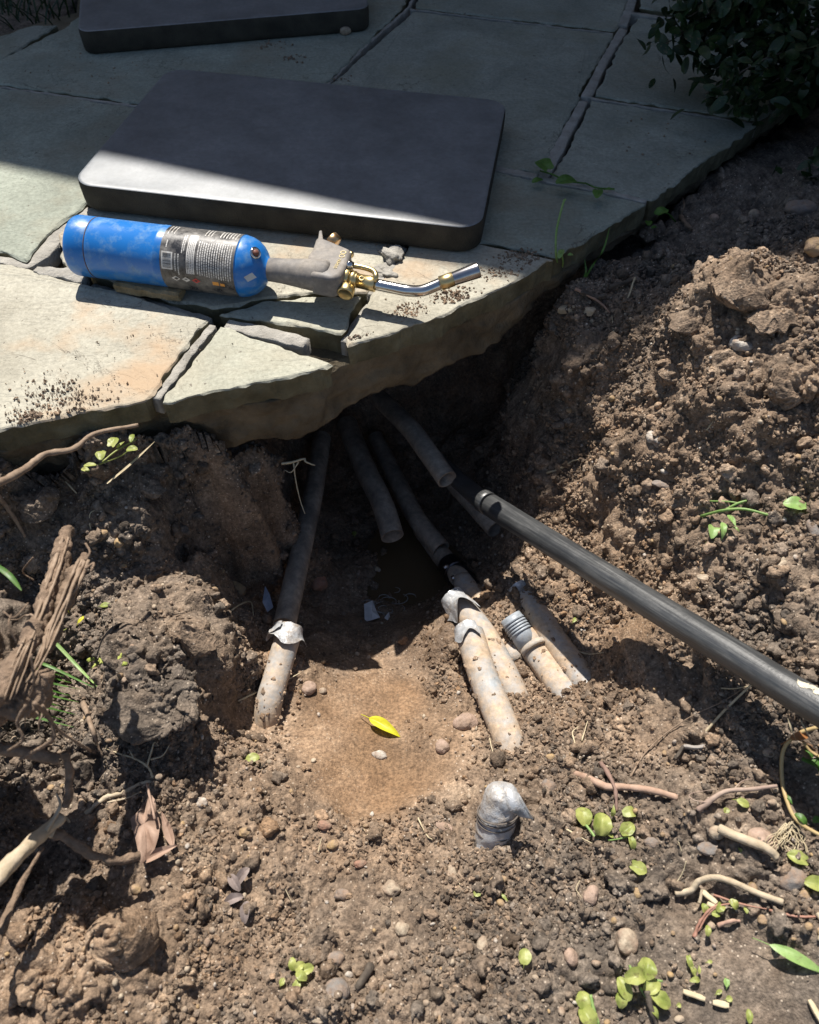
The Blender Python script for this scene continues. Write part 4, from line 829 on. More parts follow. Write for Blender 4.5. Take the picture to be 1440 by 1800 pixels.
# ------------------------------------------------------------------ clods, stones, roots and twigs, leaves
def sz(p, wpx): return wpx*depth(p)/F
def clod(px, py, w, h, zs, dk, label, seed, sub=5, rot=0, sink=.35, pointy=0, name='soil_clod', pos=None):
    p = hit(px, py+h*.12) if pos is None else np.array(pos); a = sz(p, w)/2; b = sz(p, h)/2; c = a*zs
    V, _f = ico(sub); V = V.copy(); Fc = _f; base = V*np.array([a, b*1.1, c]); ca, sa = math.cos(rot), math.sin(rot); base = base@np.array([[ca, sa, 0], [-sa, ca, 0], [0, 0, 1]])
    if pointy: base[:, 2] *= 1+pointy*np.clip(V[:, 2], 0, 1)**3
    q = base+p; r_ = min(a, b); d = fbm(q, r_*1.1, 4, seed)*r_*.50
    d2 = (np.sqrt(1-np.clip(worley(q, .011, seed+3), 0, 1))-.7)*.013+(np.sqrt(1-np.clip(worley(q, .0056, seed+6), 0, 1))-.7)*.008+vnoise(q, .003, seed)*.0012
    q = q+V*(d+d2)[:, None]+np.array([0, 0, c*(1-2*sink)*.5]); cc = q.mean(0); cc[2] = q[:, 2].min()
    me = raw_mesh(name, q-cc, Fc); attr(me, 'dark', np.full(len(q), dk)); attr(me, 'wet_shade', np.zeros(len(q))); attr(me, 'tint', 1+.1*fbm(q, .02, 2, seed)); me.materials.append(SOIL)
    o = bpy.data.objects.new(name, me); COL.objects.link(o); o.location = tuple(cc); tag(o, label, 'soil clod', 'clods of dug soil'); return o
CL = [(1392,668,92,70,.6,.35,'big flat faced brown clod near the right edge, above the round green leaf',1),
 (1300,500,110,80,.7,.35,'tall lit clod forming the peak of the right hand soil heap',2),
 (1360,560,90,60,.6,.4,'craggy clod just below the right of the heap peak',3),
 (1215,560,70,50,.6,.4,'crumbly clod on the shadow line left of the heap peak',4),
 (1180,650,60,44,.6,.35,'crumbly brown clod left of the large pale stone',5),
 (1165,412,70,46,.6,1.,'dark clod in shade close to the patio corner',6),
 (280,1235,140,110,.38,.95,'large dark loamy clod on the left bank beside the taped stub',7),
 (215,1130,90,66,.6,.8,'dark lumpy clod left of the pit, near the yellow scraps',8),
 (330,1110,100,70,.55,.5,'brown crumbly clod at the lip of the pit, left side',9),
 (150,1340,70,60,.6,.9,'dark clod between the sticks at the left',10),
 (215,1640,95,115,.9,0,'tall pointed tan brown clod in the bottom left corner area',11),
 (75,1700,100,86,.6,.1,'broad smooth tan clod at the bottom left edge',12),
 (130,1745,90,60,.6,.2,'low crumbly clod between the two tan clods, bottom left',13),
 (70,880,90,60,.5,.8,'crumbly dark clod beneath the slanting grey twig',14),
 (255,850,70,46,.5,.9,'small dark clod under the patio edge at left',15),
 (1250,1120,60,40,.5,.6,'crumbly clod right above the black pipe at the right',16),
 (1385,1085,60,44,.5,.7,'dark crumbly clod above the far right stretch of black pipe',17),
 (985,990,36,40,.7,.2,'small lit lump at the pit edge under the black pipe',18),
 (1120,1545,100,60,.35,.9,'low dark clod below the clover-like leaves',19),
 (560,1660,70,44,.4,.7,'low brown clod in the bottom middle foreground',20),
 (120,1560,60,50,.5,.6,'shaded clod beneath the thick forked stick at left',21)]
for x, y, w_, h_, zs, dk, lb, sd_ in CL: clod(x, y, w_, h_, zs, dk, lb, sd_*13, sub=6 if w_ > 80 else 5, rot=sd_, pointy=.5 if sd_ == 11 else 0)

def stone(px, py, w, h, m, label, seed, zs=.6, rot=0., sink=.3, name='pebble', rough=.16, cat='pebble', up=0):
    p = hit(px, py+h*.1); a = sz(p, w)/2*.92; b = sz(p, h)/2*.95; n = nrm_at(p)
    V, Fc = rock(p+n*(min(a, b)*(1-2*sink)*.6)+np.array([0, 0, up]), a, b, min(a, b)*zs*1.1, math.radians(rot), seed, 4 if w > 24 else 3, rough, .8)
    c = V.mean(0); c[2] = V[:, 2].min(); o = obj(name, V, Fc, m, None, True, loc=c); tag(o, label, cat, 'pebbles in the dug soil'); return o
ST = [(1305,602,50,34,P_WHITE,'largest pale rounded stone, lying on the lit right hand heap'),(1153,766,26,32,P_WHITE,'pale angular pebble midway down the right bank'),
 (1035,822,26,22,P_TAN,'tan pebble above a thin root at the right lip of the pit'),(1170,828,20,13,P_WHITE,'small white pebble right of the tan pebble at the pit lip'),
 (1010,972,14,12,P_GREY,'tiny grey pebble tucked against the lower side of the black pipe'),(820,1266,46,38,P_PINK,'round brown pebble touching the straight half buried pipe'),
 (777,1312,27,25,P_PINK,'small pinkish pebble left of the straight pipe end'),(669,1327,28,18,P_WHITE,'flat pale pebble just below the bright yellow leaf'),
 (586,1484,22,18,P_OCHRE,'yellowish pebble below the smooth clay patch'),(634,1518,28,16,P_RED,'reddish pebble in the middle of the foreground'),
 (687,1562,32,24,P_TAN,'tan wedge shaped pebble right below the reddish one'),(603,1572,34,24,P_GREY,'greenish grey pebble left of the tan wedge pebble'),
 (706,1632,26,24,P_TAN,'cream pebble in the lower middle foreground'),(590,1682,40,24,P_GREY,'long grey stone beside the dark stick, bottom middle'),
 (690,1678,18,15,P_TAN,'small tan pebble right of the dark stick, bottom middle'),(613,1712,15,13,P_WHITE,'tiny white pebble left of the dark stick, bottom middle'),
 (588,1742,54,44,P_GREY,'big brown grey stone half sunk at the bottom middle'),(620,1771,14,14,P_WHITE,'tiny white pebble below the big sunken stone, bottom middle'),
 (558,1790,26,18,P_TAN,'tan pebble cut by the bottom picture edge'),(1040,1572,30,40,P_PINK,'upright pinkish stone left of the pale stalks'),
 (1003,1680,28,28,P_PINK,'round pinkish pebble right of the single yellow green leaf'),(1100,1648,42,46,P_TAN,'rounded fuzzy tan stone above the large leaf cluster'),
 (965,1380,26,30,P_GREY,'grey brown pebble to the right of the taped stub top'),(1022,1374,18,18,P_OCHRE,'ochre knob of stone at the left end of the pink brown twig'),
 (1262,1462,34,26,P_TAN,'round tan pebble at the head of the pale short stick'),(1246,1490,46,22,P_GREY,'flat dark grey stone left below the pale short stick'),
 (1338,1475,64,40,P_PINK,'broad flat pinkish stone right of the pale short stick'),(1395,1540,52,46,P_GREY,'pale grey stone half sunk near the right picture edge'),
 (1415,1572,22,22,P_OCHRE,'small ochre pebble against the pale grey sunken stone'),(1342,1615,24,18,P_OCHRE,'ochre pebble below the curved pale root at right'),
 (1231,1334,15,12,P_WHITE,'tiny white pebble above the forked purple twig'),(1216,1342,15,12,P_TAN,'tiny tan pebble beside the tiny white one, upper right foreground'),
 (1252,1308,15,12,P_TAN,'tiny cream pebble under the crossing straws'),(1352,1320,26,20,P_TAN,'tan pebble left of the brown green vine'),
 (542,1208,30,26,P_PINK,'pinkish pebble in the shadow of the leftmost taped stub'),(567,1214,14,12,P_TAN,'tiny tan pebble right of the pinkish pebble by the left stub'),
 (430,1462,26,18,P_OCHRE,'tan pebble right of the crumpled dry leaf'),(354,1410,26,20,P_WHITE,'whitish pebble beside a shadowed hollow, left of the clay patch'),
 (238,1562,22,20,P_OCHRE,'yellow tan pebble below the crumpled dry leaf'),(168,1648,38,40,P_TAN,'mottled whitish stone leaning on the tall pointed clod'),
 (150,1756,16,20,P_WHITE,'small white pebble under the tall pointed clod'),(570,1450,30,16,P_RED,'rusty brown pebble at the foot of the clay patch'),
 (782,1452,36,16,P_PINK,'flat pink pebble left of the taped stub'),(793,1530,16,26,P_TAN,'thin tan pebble below the flat pink one'),
 (877,1545,28,20,P_OCHRE,'ochre brown pebble below the taped stub'),(848,1660,18,30,P_TAN,'narrow tan pebble left of the single yellow green leaf'),
 (1327,376,22,20,P_TAN,'tan pebble in the shade behind the soil heap'),(1257,382,18,18,P_PINK,'pinkish pebble in shade, left of the tan one behind the heap'),
 (1408,366,64,34,P_GREY,'large pale grey stone in the shade at the right edge'),(1432,432,44,36,P_OCHRE,'brown rounded stone at the right edge on the heap top'),
 (1290,455,20,18,P_OCHRE,'yellowish stone set in the lit peak of the heap'),(1060,650,20,16,P_PINK,'small pinkish stone on the lit right bank near the patio corner'),
 (1145,1480,30,20,P_GREY,'dark grey pebble right of the clover-like leaves'),(408,1030,44,40,P_OCHRE,'brown round stone in shade at the foot of the pit wall'),
 (560,1020,34,30,P_RED,'reddish stone in shade beside the puddle'),(1430,925,22,44,P_GREY,'dull grey brown stone at the right edge below the round green leaf'),
 (1245,1015,40,14,P_TAN,'flat tan chip right of the wilted plant'),(1165,850,34,16,P_GREY,'flat grey stone flake on the right bank'),
 (1376,990,26,14,P_TAN,'tan pebble low on the right bank, right of the wilted plant'),(1195,1790,20,14,P_TAN,'small tan pebble at the bottom edge under the straw')]
for i, (x, y, w_, h_, m_, lb) in enumerate(ST): stone(x, y, w_, h_, m_, lb, 500+i*3, zs=.5 if 'flat' in lb else .75, rot=(i*37) % 50-25, sink=.38 if w_ < 40 else .42, rough=.42 if ('angular' in lb or 'wedge' in lb) else .26)
# unnamed gravel, small bits among the crumbs
def gravel(n, seed, m, name, lab, smin=.0012, smax=.0032):
    r = np.random.default_rng(seed); xs = r.uniform(-.48, .56, n); ys = r.uniform(0, .75, n); rg = bil(RGc, xs, ys); k_ = (r.random(n) < rg) & ~inside(xs, ys, PATIO); xs, ys = xs[k_], ys[k_]; n = len(xs)
    C = np.stack([bil(PD[..., q], xs, ys) for q in range(3)], -1)+np.stack([bil(NRM[..., q], xs, ys) for q in range(3)], -1)*.0012
    BV, BF = ico(2); s = smin+(smax-smin)*r.random(n)**2.2; V = BV[None]*(s[:, None]*r.uniform(.6, 1.2, (n, 3)))[:, None]+C[:, None]; V = V+s[:, None, None]*.3*np.stack([vnoise(V, .004, seed+q) for q in range(3)], -1)
    Fc = (BF[None]+(np.arange(n)*len(BV))[:, None, None]).reshape(-1, 3); me = raw_mesh(name, V.reshape(-1, 3), Fc); me.materials.append(m); o = bpy.data.objects.new(name, me); COL.objects.link(o); tag(o, lab, 'gravel', kind='stuff')
gravel(1500, 91, P_TAN, 'tan_gravel', 'tiny tan grit strewn through the soil'); gravel(700, 92, P_WHITE, 'white_gravel', 'tiny whitish grit strewn through the soil', .001, .0026); gravel(500, 93, P_OCHRE, 'ochre_gravel', 'tiny ochre grit strewn through the soil', .0014, .004)

def on(pts, lift=.003):
    """photo pixels (x, y[, extra height]) laid on the soil or patio"""
    o = []
    for p in pts:
        q = hit(p[0], p[1]); o.append(q+np.array([0, 0, lift+(p[2] if len(p) > 2 else 0)]))
    return o
def twig(pts, w, m, label, cat='twig', name='twig', lift=None, rough=.3, taper=.5, world=False, kids=(), group=None, kink=.35):
    P = [np.asarray(p) for p in pts] if world else on(pts, 0)
    r0 = sz(P[0], w)/2; lift = r0*.7 if lift is None else lift
    if not world: P = [p+np.array([0, 0, lift]) for p in P]
    sd_ = int(abs(P[0][0])*1e4) % 997; P = np.array(P); 
    if len(P) > 2: P[1:-1] += kink*r0*np.array([[vnoise(np.array([i*1.7, sd_*.31, q]), 1, sd_) for q in range(3)] for i in range(1, len(P)-1)])
    R_ = np.linspace(r0, r0*taper, len(P)); V, Fc = tube(P, R_, 14 if w > 6 else 6, rough*1.5, 9, sd_)
    parts = [(V, Fc)]
    for k_ in kids:
        kp = [np.asarray(p) for p in k_[0]] if world else [p+np.array([0, 0, lift]) for p in on(k_[0], 0)]
        rr = sz(kp[0], k_[1])/2; parts.append(tube(kp, np.linspace(rr, rr*.4, len(kp)), 6, .3, 5, sd_))
    V, Fc = join(parts); return single(name, V, Fc, m, label, cat, group)
# big muddy root stump standing up at the left, close to the lens
def zz(px, py, z): return at(px, py, z)
rc = thing('root_stump', at(60, 1260, -.02), 'mud caked forked root stump sticking up at the left edge', 'root')
def mudtube(P, W, seed):
    V, Fc = tube(P, [sz(p, w_)/2 for p, w_ in zip(P, W)], 56, 0, 30, seed); C_ = np.repeat(smooth_path(P, 30), 56, 0); d = V-C_; L = np.linalg.norm(d, axis=1, keepdims=True)+1e-6
    k_ = .38*fbm(V, .016, 3, seed)+.75*(np.sqrt(1-np.clip(worley(V, .0080, seed), 0, 1))-.6)+.45*(np.sqrt(1-np.clip(worley(V, .0038, seed+5), 0, 1))-.6); return C_+d*(1+k_)[:, None], Fc
V, Fc = mudtube([zz(118,932,.01), zz(108,985,.015), zz(78,1070,.025), zz(42,1145,.035), zz(-10,1235,.045)], [22,28,28,30,40], 3); obj('thick_root', V, Fc, ROOT, rc)
V, Fc = mudtube([zz(150,975,.015), zz(132,1010,.02), zz(108,1075,.02), zz(95,1125,.025), zz(62,1165,.03), zz(30,1210,.03)], [12,28,18,15,18,24], 7); obj('thin_root', V, Fc, ROOT, rc)
V, Fc = mudtube([zz(80,1180,.03), zz(58,1215,.02), zz(15,1228,.02), zz(-30,1205,.02)], [26,60,76,70], 9); obj('mud_ball', V, Fc, ROOT, rc)
for pl, w_ in (([(45,1240,.05),(30,1270,.04),(40,1300,.03),(15,1320,.02)],6),([(60,1235,.05),(85,1262,.03),(95,1295,.02),(75,1312,.01),(35,1335,.0)],7),([(75,1240,.05),(100,1280,.02),(135,1305,.0),(160,1320,-.02)],5),
 ([(150,985,.05),(158,970,.05),(150,955,.05)],4),([(150,1000,.05),(165,990,.05),(160,1005,.05)],4),([(30,1130,.08),(15,1100,.09),(20,1080,.09)],3),([(50,1060,.06),(25,1085,.06),(5,1075,.06)],3),([(58,980,.02),(40,1005,.0),(60,1020,-.01)],3),([(55,1150,.07),(60,1200,.05),(52,1225,.04)],4)):
    V, Fc = tube([zz(*p) for p in pl], [sz(zz(*p), w_)/2 for p in pl], 7, .3, 6, 5); obj('rootlet', V, Fc, ROOT, rc)
rh_ = random.Random(8); parts = []
for i in range(46):
    t_ = rh_.random(); bx, by, bz = (118-130*t_, 940+290*t_, .012+.03*t_) if i % 2 else (rh_.uniform(0, 80), rh_.uniform(1190, 1260), .02)
    P_ = [zz(bx, by, bz)]; dx, dy = rh_.uniform(-1, 1), rh_.uniform(-.4, 1)
    for q in range(4): bx += dx*rh_.uniform(4, 13)+rh_.uniform(-5, 5); by += dy*rh_.uniform(4, 14)+rh_.uniform(-3, 6); P_.append(zz(bx, by, bz-.004*q))
    parts.append(tube(P_, np.linspace(rh_.uniform(.0004, .0011), .0002, 5), 5, .2, 5, i))
for i in range(12):
    o1, o2 = rh_.uniform(-16, 16), rh_.uniform(-14, 14); b0_ = i % 2; pl = [(118+o1*.5, 945, .012), (100+o1, 1010, .02), (74+o1, 1085, .03), (36+o2, 1160, .04), (10+o2, 1230, .04)] if b0_ else [(148+o1*.4, 985, .02), (126+o1, 1030, .024), (100+o2, 1100, .026), (84+o2, 1150, .03), (50, 1200, .03)]
    parts.append(tube([zz(x+rh_.uniform(-5, 5), y, z+rh_.uniform(0, .008)) for x, y, z in pl], np.linspace(rh_.uniform(.0008, .0018), .0005, 5), 6, .5, 8, i))
V, Fc = join(parts); obj('root_hairs', V, Fc, WOOD, rc)
twig([zz(-30,860,.045), zz(30,832,.04), zz(80,800,.035), zz(130,790,.032), zz(170,762,.03), zz(243,747,.025)], 15, WOOD, 'slanting thin grey twig crossing in front of the patio edge at left', world=True, rough=.15, taper=.5)
twig([zz(-20,1312,-.02), zz(50,1322,-.03), zz(104,1336,-.04)], 22, ROOT, 'short thick pale stick poking in from the left edge', 'stick', 'stick', world=True, rough=.12, taper=.9)
twig([zz(112,1322,-.05), zz(122,1355,-.06), zz(120,1400,-.075), zz(116,1418,-.08)], 15, ROOT, 'upright muddy stick between the pale stick and the forked stick', 'stick', 'stick', world=True, rough=.25, taper=.9)
twig([zz(-30,1570,-.04), zz(30,1510,-.055), zz(70,1465,-.07), zz(108,1436,-.08)], 30, PALEWOOD, 'thick forked pale stick at the lower left edge', 'stick', 'stick', world=True, rough=.2, taper=.75, kids=(([zz(80,1460,-.07), zz(105,1420,-.07), zz(100,1395,-.07)], 9), ([zz(88,1470,-.08), zz(112,1438,-.09), zz(122,1445,-.09)], 9)))
twig([zz(-20,1690,-.07), zz(30,1570,-.085), zz(75,1490,-.09)], 18, ROOT, 'dark shaded stick running under the thick forked stick', 'stick', 'stick', world=True, rough=.3)
twig([zz(84,1462,-.085), zz(125,1478,-.09), zz(160,1502,-.10), zz(200,1512,-.11), zz(245,1504,-.12)], 17, ROOT, 'curved mud coated root touching the crumpled dry leaf', 'root', 'root', world=True, rough=.3, taper=.8)
twig([(152,1432),(185,1405),(215,1396),(250,1378),(276,1374)], 10, PALEWOOD, 'pale split root above the crumpled dry leaf', 'root', 'root', kids=(([(190,1412),(225,1404),(250,1392)], 4),))
twig([(272,1370,.004),(262,1352,.006),(240,1340,.008),(215,1330,.006),(186,1316)], 4.5, STRAW, 'branching fine pale rootlet above the dry leaf', 'rootlet', 'rootlet', kids=(([(262,1352,.006),(270,1330,.008),(276,1312,.008),(284,1320,.01)], 4), ([(268,1340,.006),(290,1335,.008),(303,1318,.01)], 3.5), ([(240,1340,.008),(232,1325,.008)], 3)))
twig([(150,1240,.004),(165,1280,.006),(176,1315,.004),(182,1330)], 9, WOOD, 'short bent brown root on the dark loamy bank', 'root', 'root')
twig([(-10,960,.01),(20,990),(38,1020),(60,1010),(78,990)], 4, STRAW, 'fine pale rootlet left of the root stump tip', 'rootlet', 'rootlet')
twig([(0,880,.01),(18,900),(38,930),(45,945)], 9, WOOD, 'brown bent root under the slanting grey twig', 'root', 'root')
twig([(98,826,.004),(115,845),(135,868)], 4, STRAW, 'fine pale rootlet on the soil below the patio edge, left', 'rootlet', 'rootlet')
twig([(160,925,.004),(162,940),(158,905),(175,895)], 3, STRAW, 'looped pale rootlet on the left bank', 'rootlet', 'rootlet')
twig([(365,1098),(400,1082,.004),(425,1074,.012),(445,1072,.016),(449,1092,.012)], 4.5, STRAW, 'pale rootlet reaching out over the pit from the left lip', 'rootlet', 'rootlet')
twig([at(495,815,-.115), at(515,812,-.113), at(535,806,-.11), at(538,812,-.11), at(554,818,-.113)], 4.5, STRAW, 'pale rootlet hanging from the pit wall under the patio', 'rootlet', 'rootlet', world=True, kids=(([at(516,812,-.113), at(520,845,-.13), at(528,880,-.15), at(536,903,-.16)], 3), ([at(525,812,-.113), at(512,830,-.12), at(500,826,-.12)], 2.5)))
twig([(960,838,.006),(985,830,.006),(1005,816,.004),(1020,808)], 4, STRAW, 'straight pale rootlet at the right lip of the pit', 'rootlet', 'rootlet')
twig([(1098,906),(1100,890,.004),(1110,872,.004),(1128,862)], 6, PALEWOOD, 'short curved root on the right bank below the pit lip', 'root', 'root')
twig([(1240,762,.004),(1252,745,.005),(1258,710,.005)], 2.5, STRAW, 'hair thin root low on the lit heap', 'rootlet', 'rootlet')
twig([(1190,318,.0),(1186,350,.004),(1184,372),(1198,390),(1214,408)], 11, ROOT, 'brown root dropping over the patio edge into the shade', 'root', 'root', kids=(([(1188,345,.003),(1200,365,.004),(1196,385)], 4),))
twig([(1010,515,.004),(1035,530,.006),(1055,540,.004),(1072,552)], 6, M_plain('reddish_twig', (.36, .22, .15), .7), 'thin reddish twig beside the wood chips by the patio corner')
twig([(1112,505,.012),(1104,528,.006),(1094,545)], 4, STRAW, 'short pale straw standing on the shadow line', 'straw', 'straw')
def chip(px, py, px2, py2, w, m, label, th=.004, lift=.004, name='wood_chip'):
    a, b = on([(px, py), (px2, py2)], lift); V, Fc = bar(a, b, sz(a, w), th, int(px)); return single(name, V, Fc, m, label, 'wood chip', smooth=False)
chip(982, 552, 1042, 558, 14, PALEWOOD, 'pale weathered wood chip catching sun by the patio corner', .008)
chip(1020, 520, 1045, 530, 10, DARKWOOD, 'grey wood chip in shade just behind the pale one'); chip(1042, 530, 1064, 526, 8, DARKWOOD, 'small grey wood chip right of the pale one')
chip(1070, 512, 1110, 500, 9, DARKWOOD, 'dark wood chip in shade under the slab corner'); chip(1225, 1590, 1232, 1568, 6, PALEWOOD, 'tiny upright pale splinter above the curved root', .003)
chip(1182, 1340, 1198, 1318, 8, DARKWOOD, 'dark split wood chip above the pebbles, right foreground', .005); chip(1200, 1318, 1236, 1318, 8, M_plain('grey_chip', (.3, .27, .24), .8), 'pale grey sliver of wood beside the dark split chip', .004)
twig([(1012,1362),(1035,1374,.004),(1062,1388,.006),(1090,1390,.006),(1140,1394,.004),(1190,1404)], 13, M_noise('pink_wood', [(.3, (.30, .19, .13)), (.7, (.46, .32, .24))], 90, .8, .5, 260, .001), 'thick pink brown root lying right of the taped stub', 'root', 'root', taper=.8, rough=.12)
twig([(1055,1345,.004),(1066,1372,.010),(1078,1400,.010),(1082,1430,.004)], 8, M_plain('mauve_twig', (.22, .14, .11), .8), 'brown twig crossing over the pink brown root')
twig([(1226,1426),(1250,1408,.004),(1275,1396,.006),(1310,1392,.006),(1362,1386,.004)], 11, M_noise('purple_wood', [(.3, (.24, .16, .13)), (.7, (.40, .31, .24))], 70, .7, .4, 260, .001), 'wavy purple tinged root leading to the green vine', 'root', 'root', taper=.55, rough=.1, kids=(([(1240,1415,.004),(1215,1412,.006),(1210,1400,.004),(1250,1392,.004)], 2.5), ([(1285,1393,.006),(1300,1378,.004),(1320,1372,.003)], 2.5)))
twig([(1258,1464,.008),(1275,1474,.010),(1305,1488,.010),(1335,1500,.008),(1358,1512,.006)], 17, PALEWOOD, 'short straight pale stick with a round pebble at its head', 'stick', 'stick', taper=.9, rough=.08)
twig([(1188,1572),(1212,1568,.004),(1222,1555,.006),(1250,1548,.008),(1285,1558,.008),(1325,1574,.006),(1372,1590,.004)], 11, PALEWOOD, 'long curved pale root in the lower right', 'root', 'root', taper=.9, rough=.1)
twig([(1105,1372),(1130,1330,.003),(1165,1295,.004),(1215,1262,.004),(1262,1240,.004),(1300,1218,.006)], 3.2, WOOD, 'long thin dry stem arching up towards the black pipe', 'stem', 'dead_weed')
twig([(1238,1290),(1270,1255,.004),(1320,1208,.014)], 6, STRAW, 'stiff pale straw leaning against the black pipe', 'straw', 'straw', taper=.6, rough=.05)
twig([(1265,1214,.004),(1290,1216,.006),(1330,1212,.01)], 3, STRAW, 'short pale straw in the shadow of the black pipe', 'straw', 'straw', rough=.05)
twig([(652,1700,.003),(645,1712,.004),(634,1730,.003),(628,1738)], 15, DARKWOOD, 'stubby dark stick in the bottom middle foreground', 'stick', 'stick', rough=.15, taper=.8)
twig([(1130,1745,.01),(1140,1775,.006),(1158,1812)], 12, DARKWOOD, 'dark stalk under the large leaf cluster at the bottom', 'stick', 'stick')
twig([(1352,1600),(1395,1612,.003),(1432,1614,.003),(1470,1612)], 5, PINK, 'thin pink runner at the right edge', 'stem', 'runner')
twig([(1252,1575,.003),(1300,1592,.004),(1345,1600,.003)], 4, PINK, 'thin pink runner under the curved pale root', 'stem', 'runner')
twig([(1220,1648),(1226,1628,.004),(1242,1605,.005),(1262,1592,.004)], 7, PINK, 'curved reddish creeping stem with small leaves', 'stem', 'runner')
twig([(1262,1628),(1280,1622,.004),(1300,1620)], 8, M_plain('pinkbrown', (.42, .27, .2), .7), 'short pink brown root piece in the lower right', 'root', 'root')
twig([(1432,1610,.004),(1440,1630,.006),(1434,1655,.003)], 9, PALEWOOD, 'pale forked root at the right edge, lower corner', 'root', 'root')
twig([(1180,1565),(1195,1540,.006),(1200,1520,.01)], 3, STRAW, 'tiny upright dry shoot left of the curved pale root', 'stem', 'dead_weed')
for i, (a, b, lb) in enumerate((((1197,1742),(1236,1758),'flat pale split straw piece near the bottom right leaves'),((1248,1762),(1278,1768),'second flat split straw piece, just right of the first'),((1418,1760),(1446,1806),'short pale stalk at the bottom right corner'),((1232,1568),(1258,1590),'short pale stalk under the curved pale root'),((1240,1590),(1268,1606),'tiny straw end among the creeping stems'))): chip(*a, *b, 9, STRAW, lb, .0025, .003, 'straw')
for i, (pl, w_, lb) in enumerate((([(800,1545),(808,1558),(798,1570)],2,'hair root below the flat pink pebble'),([(1018,1550),(1012,1565),(1022,1580)],2,'forked hair root above the upright pinkish stone'),([(995,1460),(1015,1472),(1040,1485)],3,'thin stalk under the clover-like leaves'),([(1190,1480),(1197,1500)],2.5,'short hair root right of the clover-like leaves'),
 ([(860,1300),(868,1330),(880,1345)],2,'hair root beside the straight half buried pipe'),([(1010,1310),(1006,1290),(1016,1280)],3,'small pale root right of the straight half buried pipe'),([(1022,1305),(1032,1270)],3,'short straw between the pipes and the dry stem'),([(735,1440),(750,1470),(760,1478)],3,'small twig below the clay patch'),([(420,1235),(450,1220),(485,1215,.01),(530,1190,.008)],3.5,'thin root crossing the foot of the leftmost stub'),
 ([(560,1500),(566,1475)],2.5,'short pale straw near the yellowish pebble'),([(640,1460),(652,1478)],2,'hair root at the foot of the clay patch'),([(500,1560),(515,1590)],2,'hair root left of the greenish grey pebble'),([(1075,560),(1078,600),(1070,620)],2,'hair root on the lit bank near the patio corner'),([(1000,1140),(1030,1152),(1060,1150)],2.5,'hair root in the shadow of the black pipe'))):
    twig([(p[0], p[1], p[2] if len(p) > 2 else .002) for p in pl], w_, STRAW, lb, 'rootlet', 'rootlet', lift=.0015)

tc = clod(-95, 1370, 270, 340, .7, .8, 'dark soil lump added at the left edge to shade the sticks', 777, sub=5, sink=.1, pos=(-.348, .268, -.01), name='shade_clump'); tc['category'] = 'shade clump'; del tc['group']  # soil lump added to cast shade over the lower left ground
# leaves
def leaf(p, L, W, ang, m, kind='oval', curl=.25, fold=.25, tilt=0., seed=0, n=12, k=6, nrm=None):
    """one leaf blade: base at p, pointing along ang (degrees from picture right, in the ground plane)"""
    nrm = np.array([0, 0, 1.]) if nrm is None else nrm; a = math.radians(ang); d = unit(np.array([math.cos(a), math.sin(a), math.tan(math.radians(tilt))])); d = unit(d-nrm*(d@nrm)*(0 if tilt else 1)); s = unit(np.cross(nrm, d)); u = np.cross(d, s); V = []; Fc = []
    for i in range(n+1):
        t = i/n; w_ = {'oval': math.sin(math.pi*min(1, t*.93+.035))**.62, 'round': math.sin(math.pi*min(1, .06+.93*t))**.5, 'lance': math.sin(math.pi*t**.8)**.9*(1-.25*t), 'heart': (math.sin(math.pi*(.12+.88*t))**.6 if t > .02 else .45)}[kind]
        for j in range(-k, k+1):
            g = j/k; x = t*L; y = g*w_*W/2*(1+.08*vnoise(np.array([t*6, g, seed*1.]), 1, seed)); back = -.18*L*abs(g) if kind == 'heart' and t < .15 else 0
            z = fold*abs(y)+curl*L*math.sin(t*2.2)*.5-curl*L*t*t*.55+.05*W*vnoise(np.array([t*4, g*2, seed*3.]), 1, seed+5)
            V.append(p+d*(x+back)+s*y+u*z)
    m2 = 2*k+1
    for i in range(n):
        for j in range(m2-1): Fc.append((i*m2+j, i*m2+j+1, (i+1)*m2+j+1, (i+1)*m2+j))
    return V, Fc
def lf(px, py, L, W, ang, m, label, kind='oval', curl=.25, fold=.25, up=.004, tilt=0, seed=0, cat='leaf', stem=None, group=None, name='leaf'):
    p = hit(px, py)+np.array([0, 0, up]); Lm, Wm = sz(p, L)*.92, sz(p, W)*.88; a = math.radians(ang)
    p = p-np.array([math.cos(a), math.sin(a), 0])*Lm/2
    V, Fc = leaf(p, Lm, Wm, ang, m, kind, curl, fold, tilt, seed or int(px)); base = hit(px, py)
    t = thing(name, base, label, cat, group); obj('blade', V, Fc, m, t)
    q = p+np.array([math.cos(a), math.sin(a), 0])*Lm*.1; e = p-np.array([math.cos(a), math.sin(a), 0])*Lm*(stem or .25)-np.array([0, 0, up*.6])
    V, Fc = tube([e, (e+q)/2+np.array([0, 0, .001]), q], max(.0003, Wm*.03), 6, sm=3); obj('stalk', V, Fc, m, t); return t
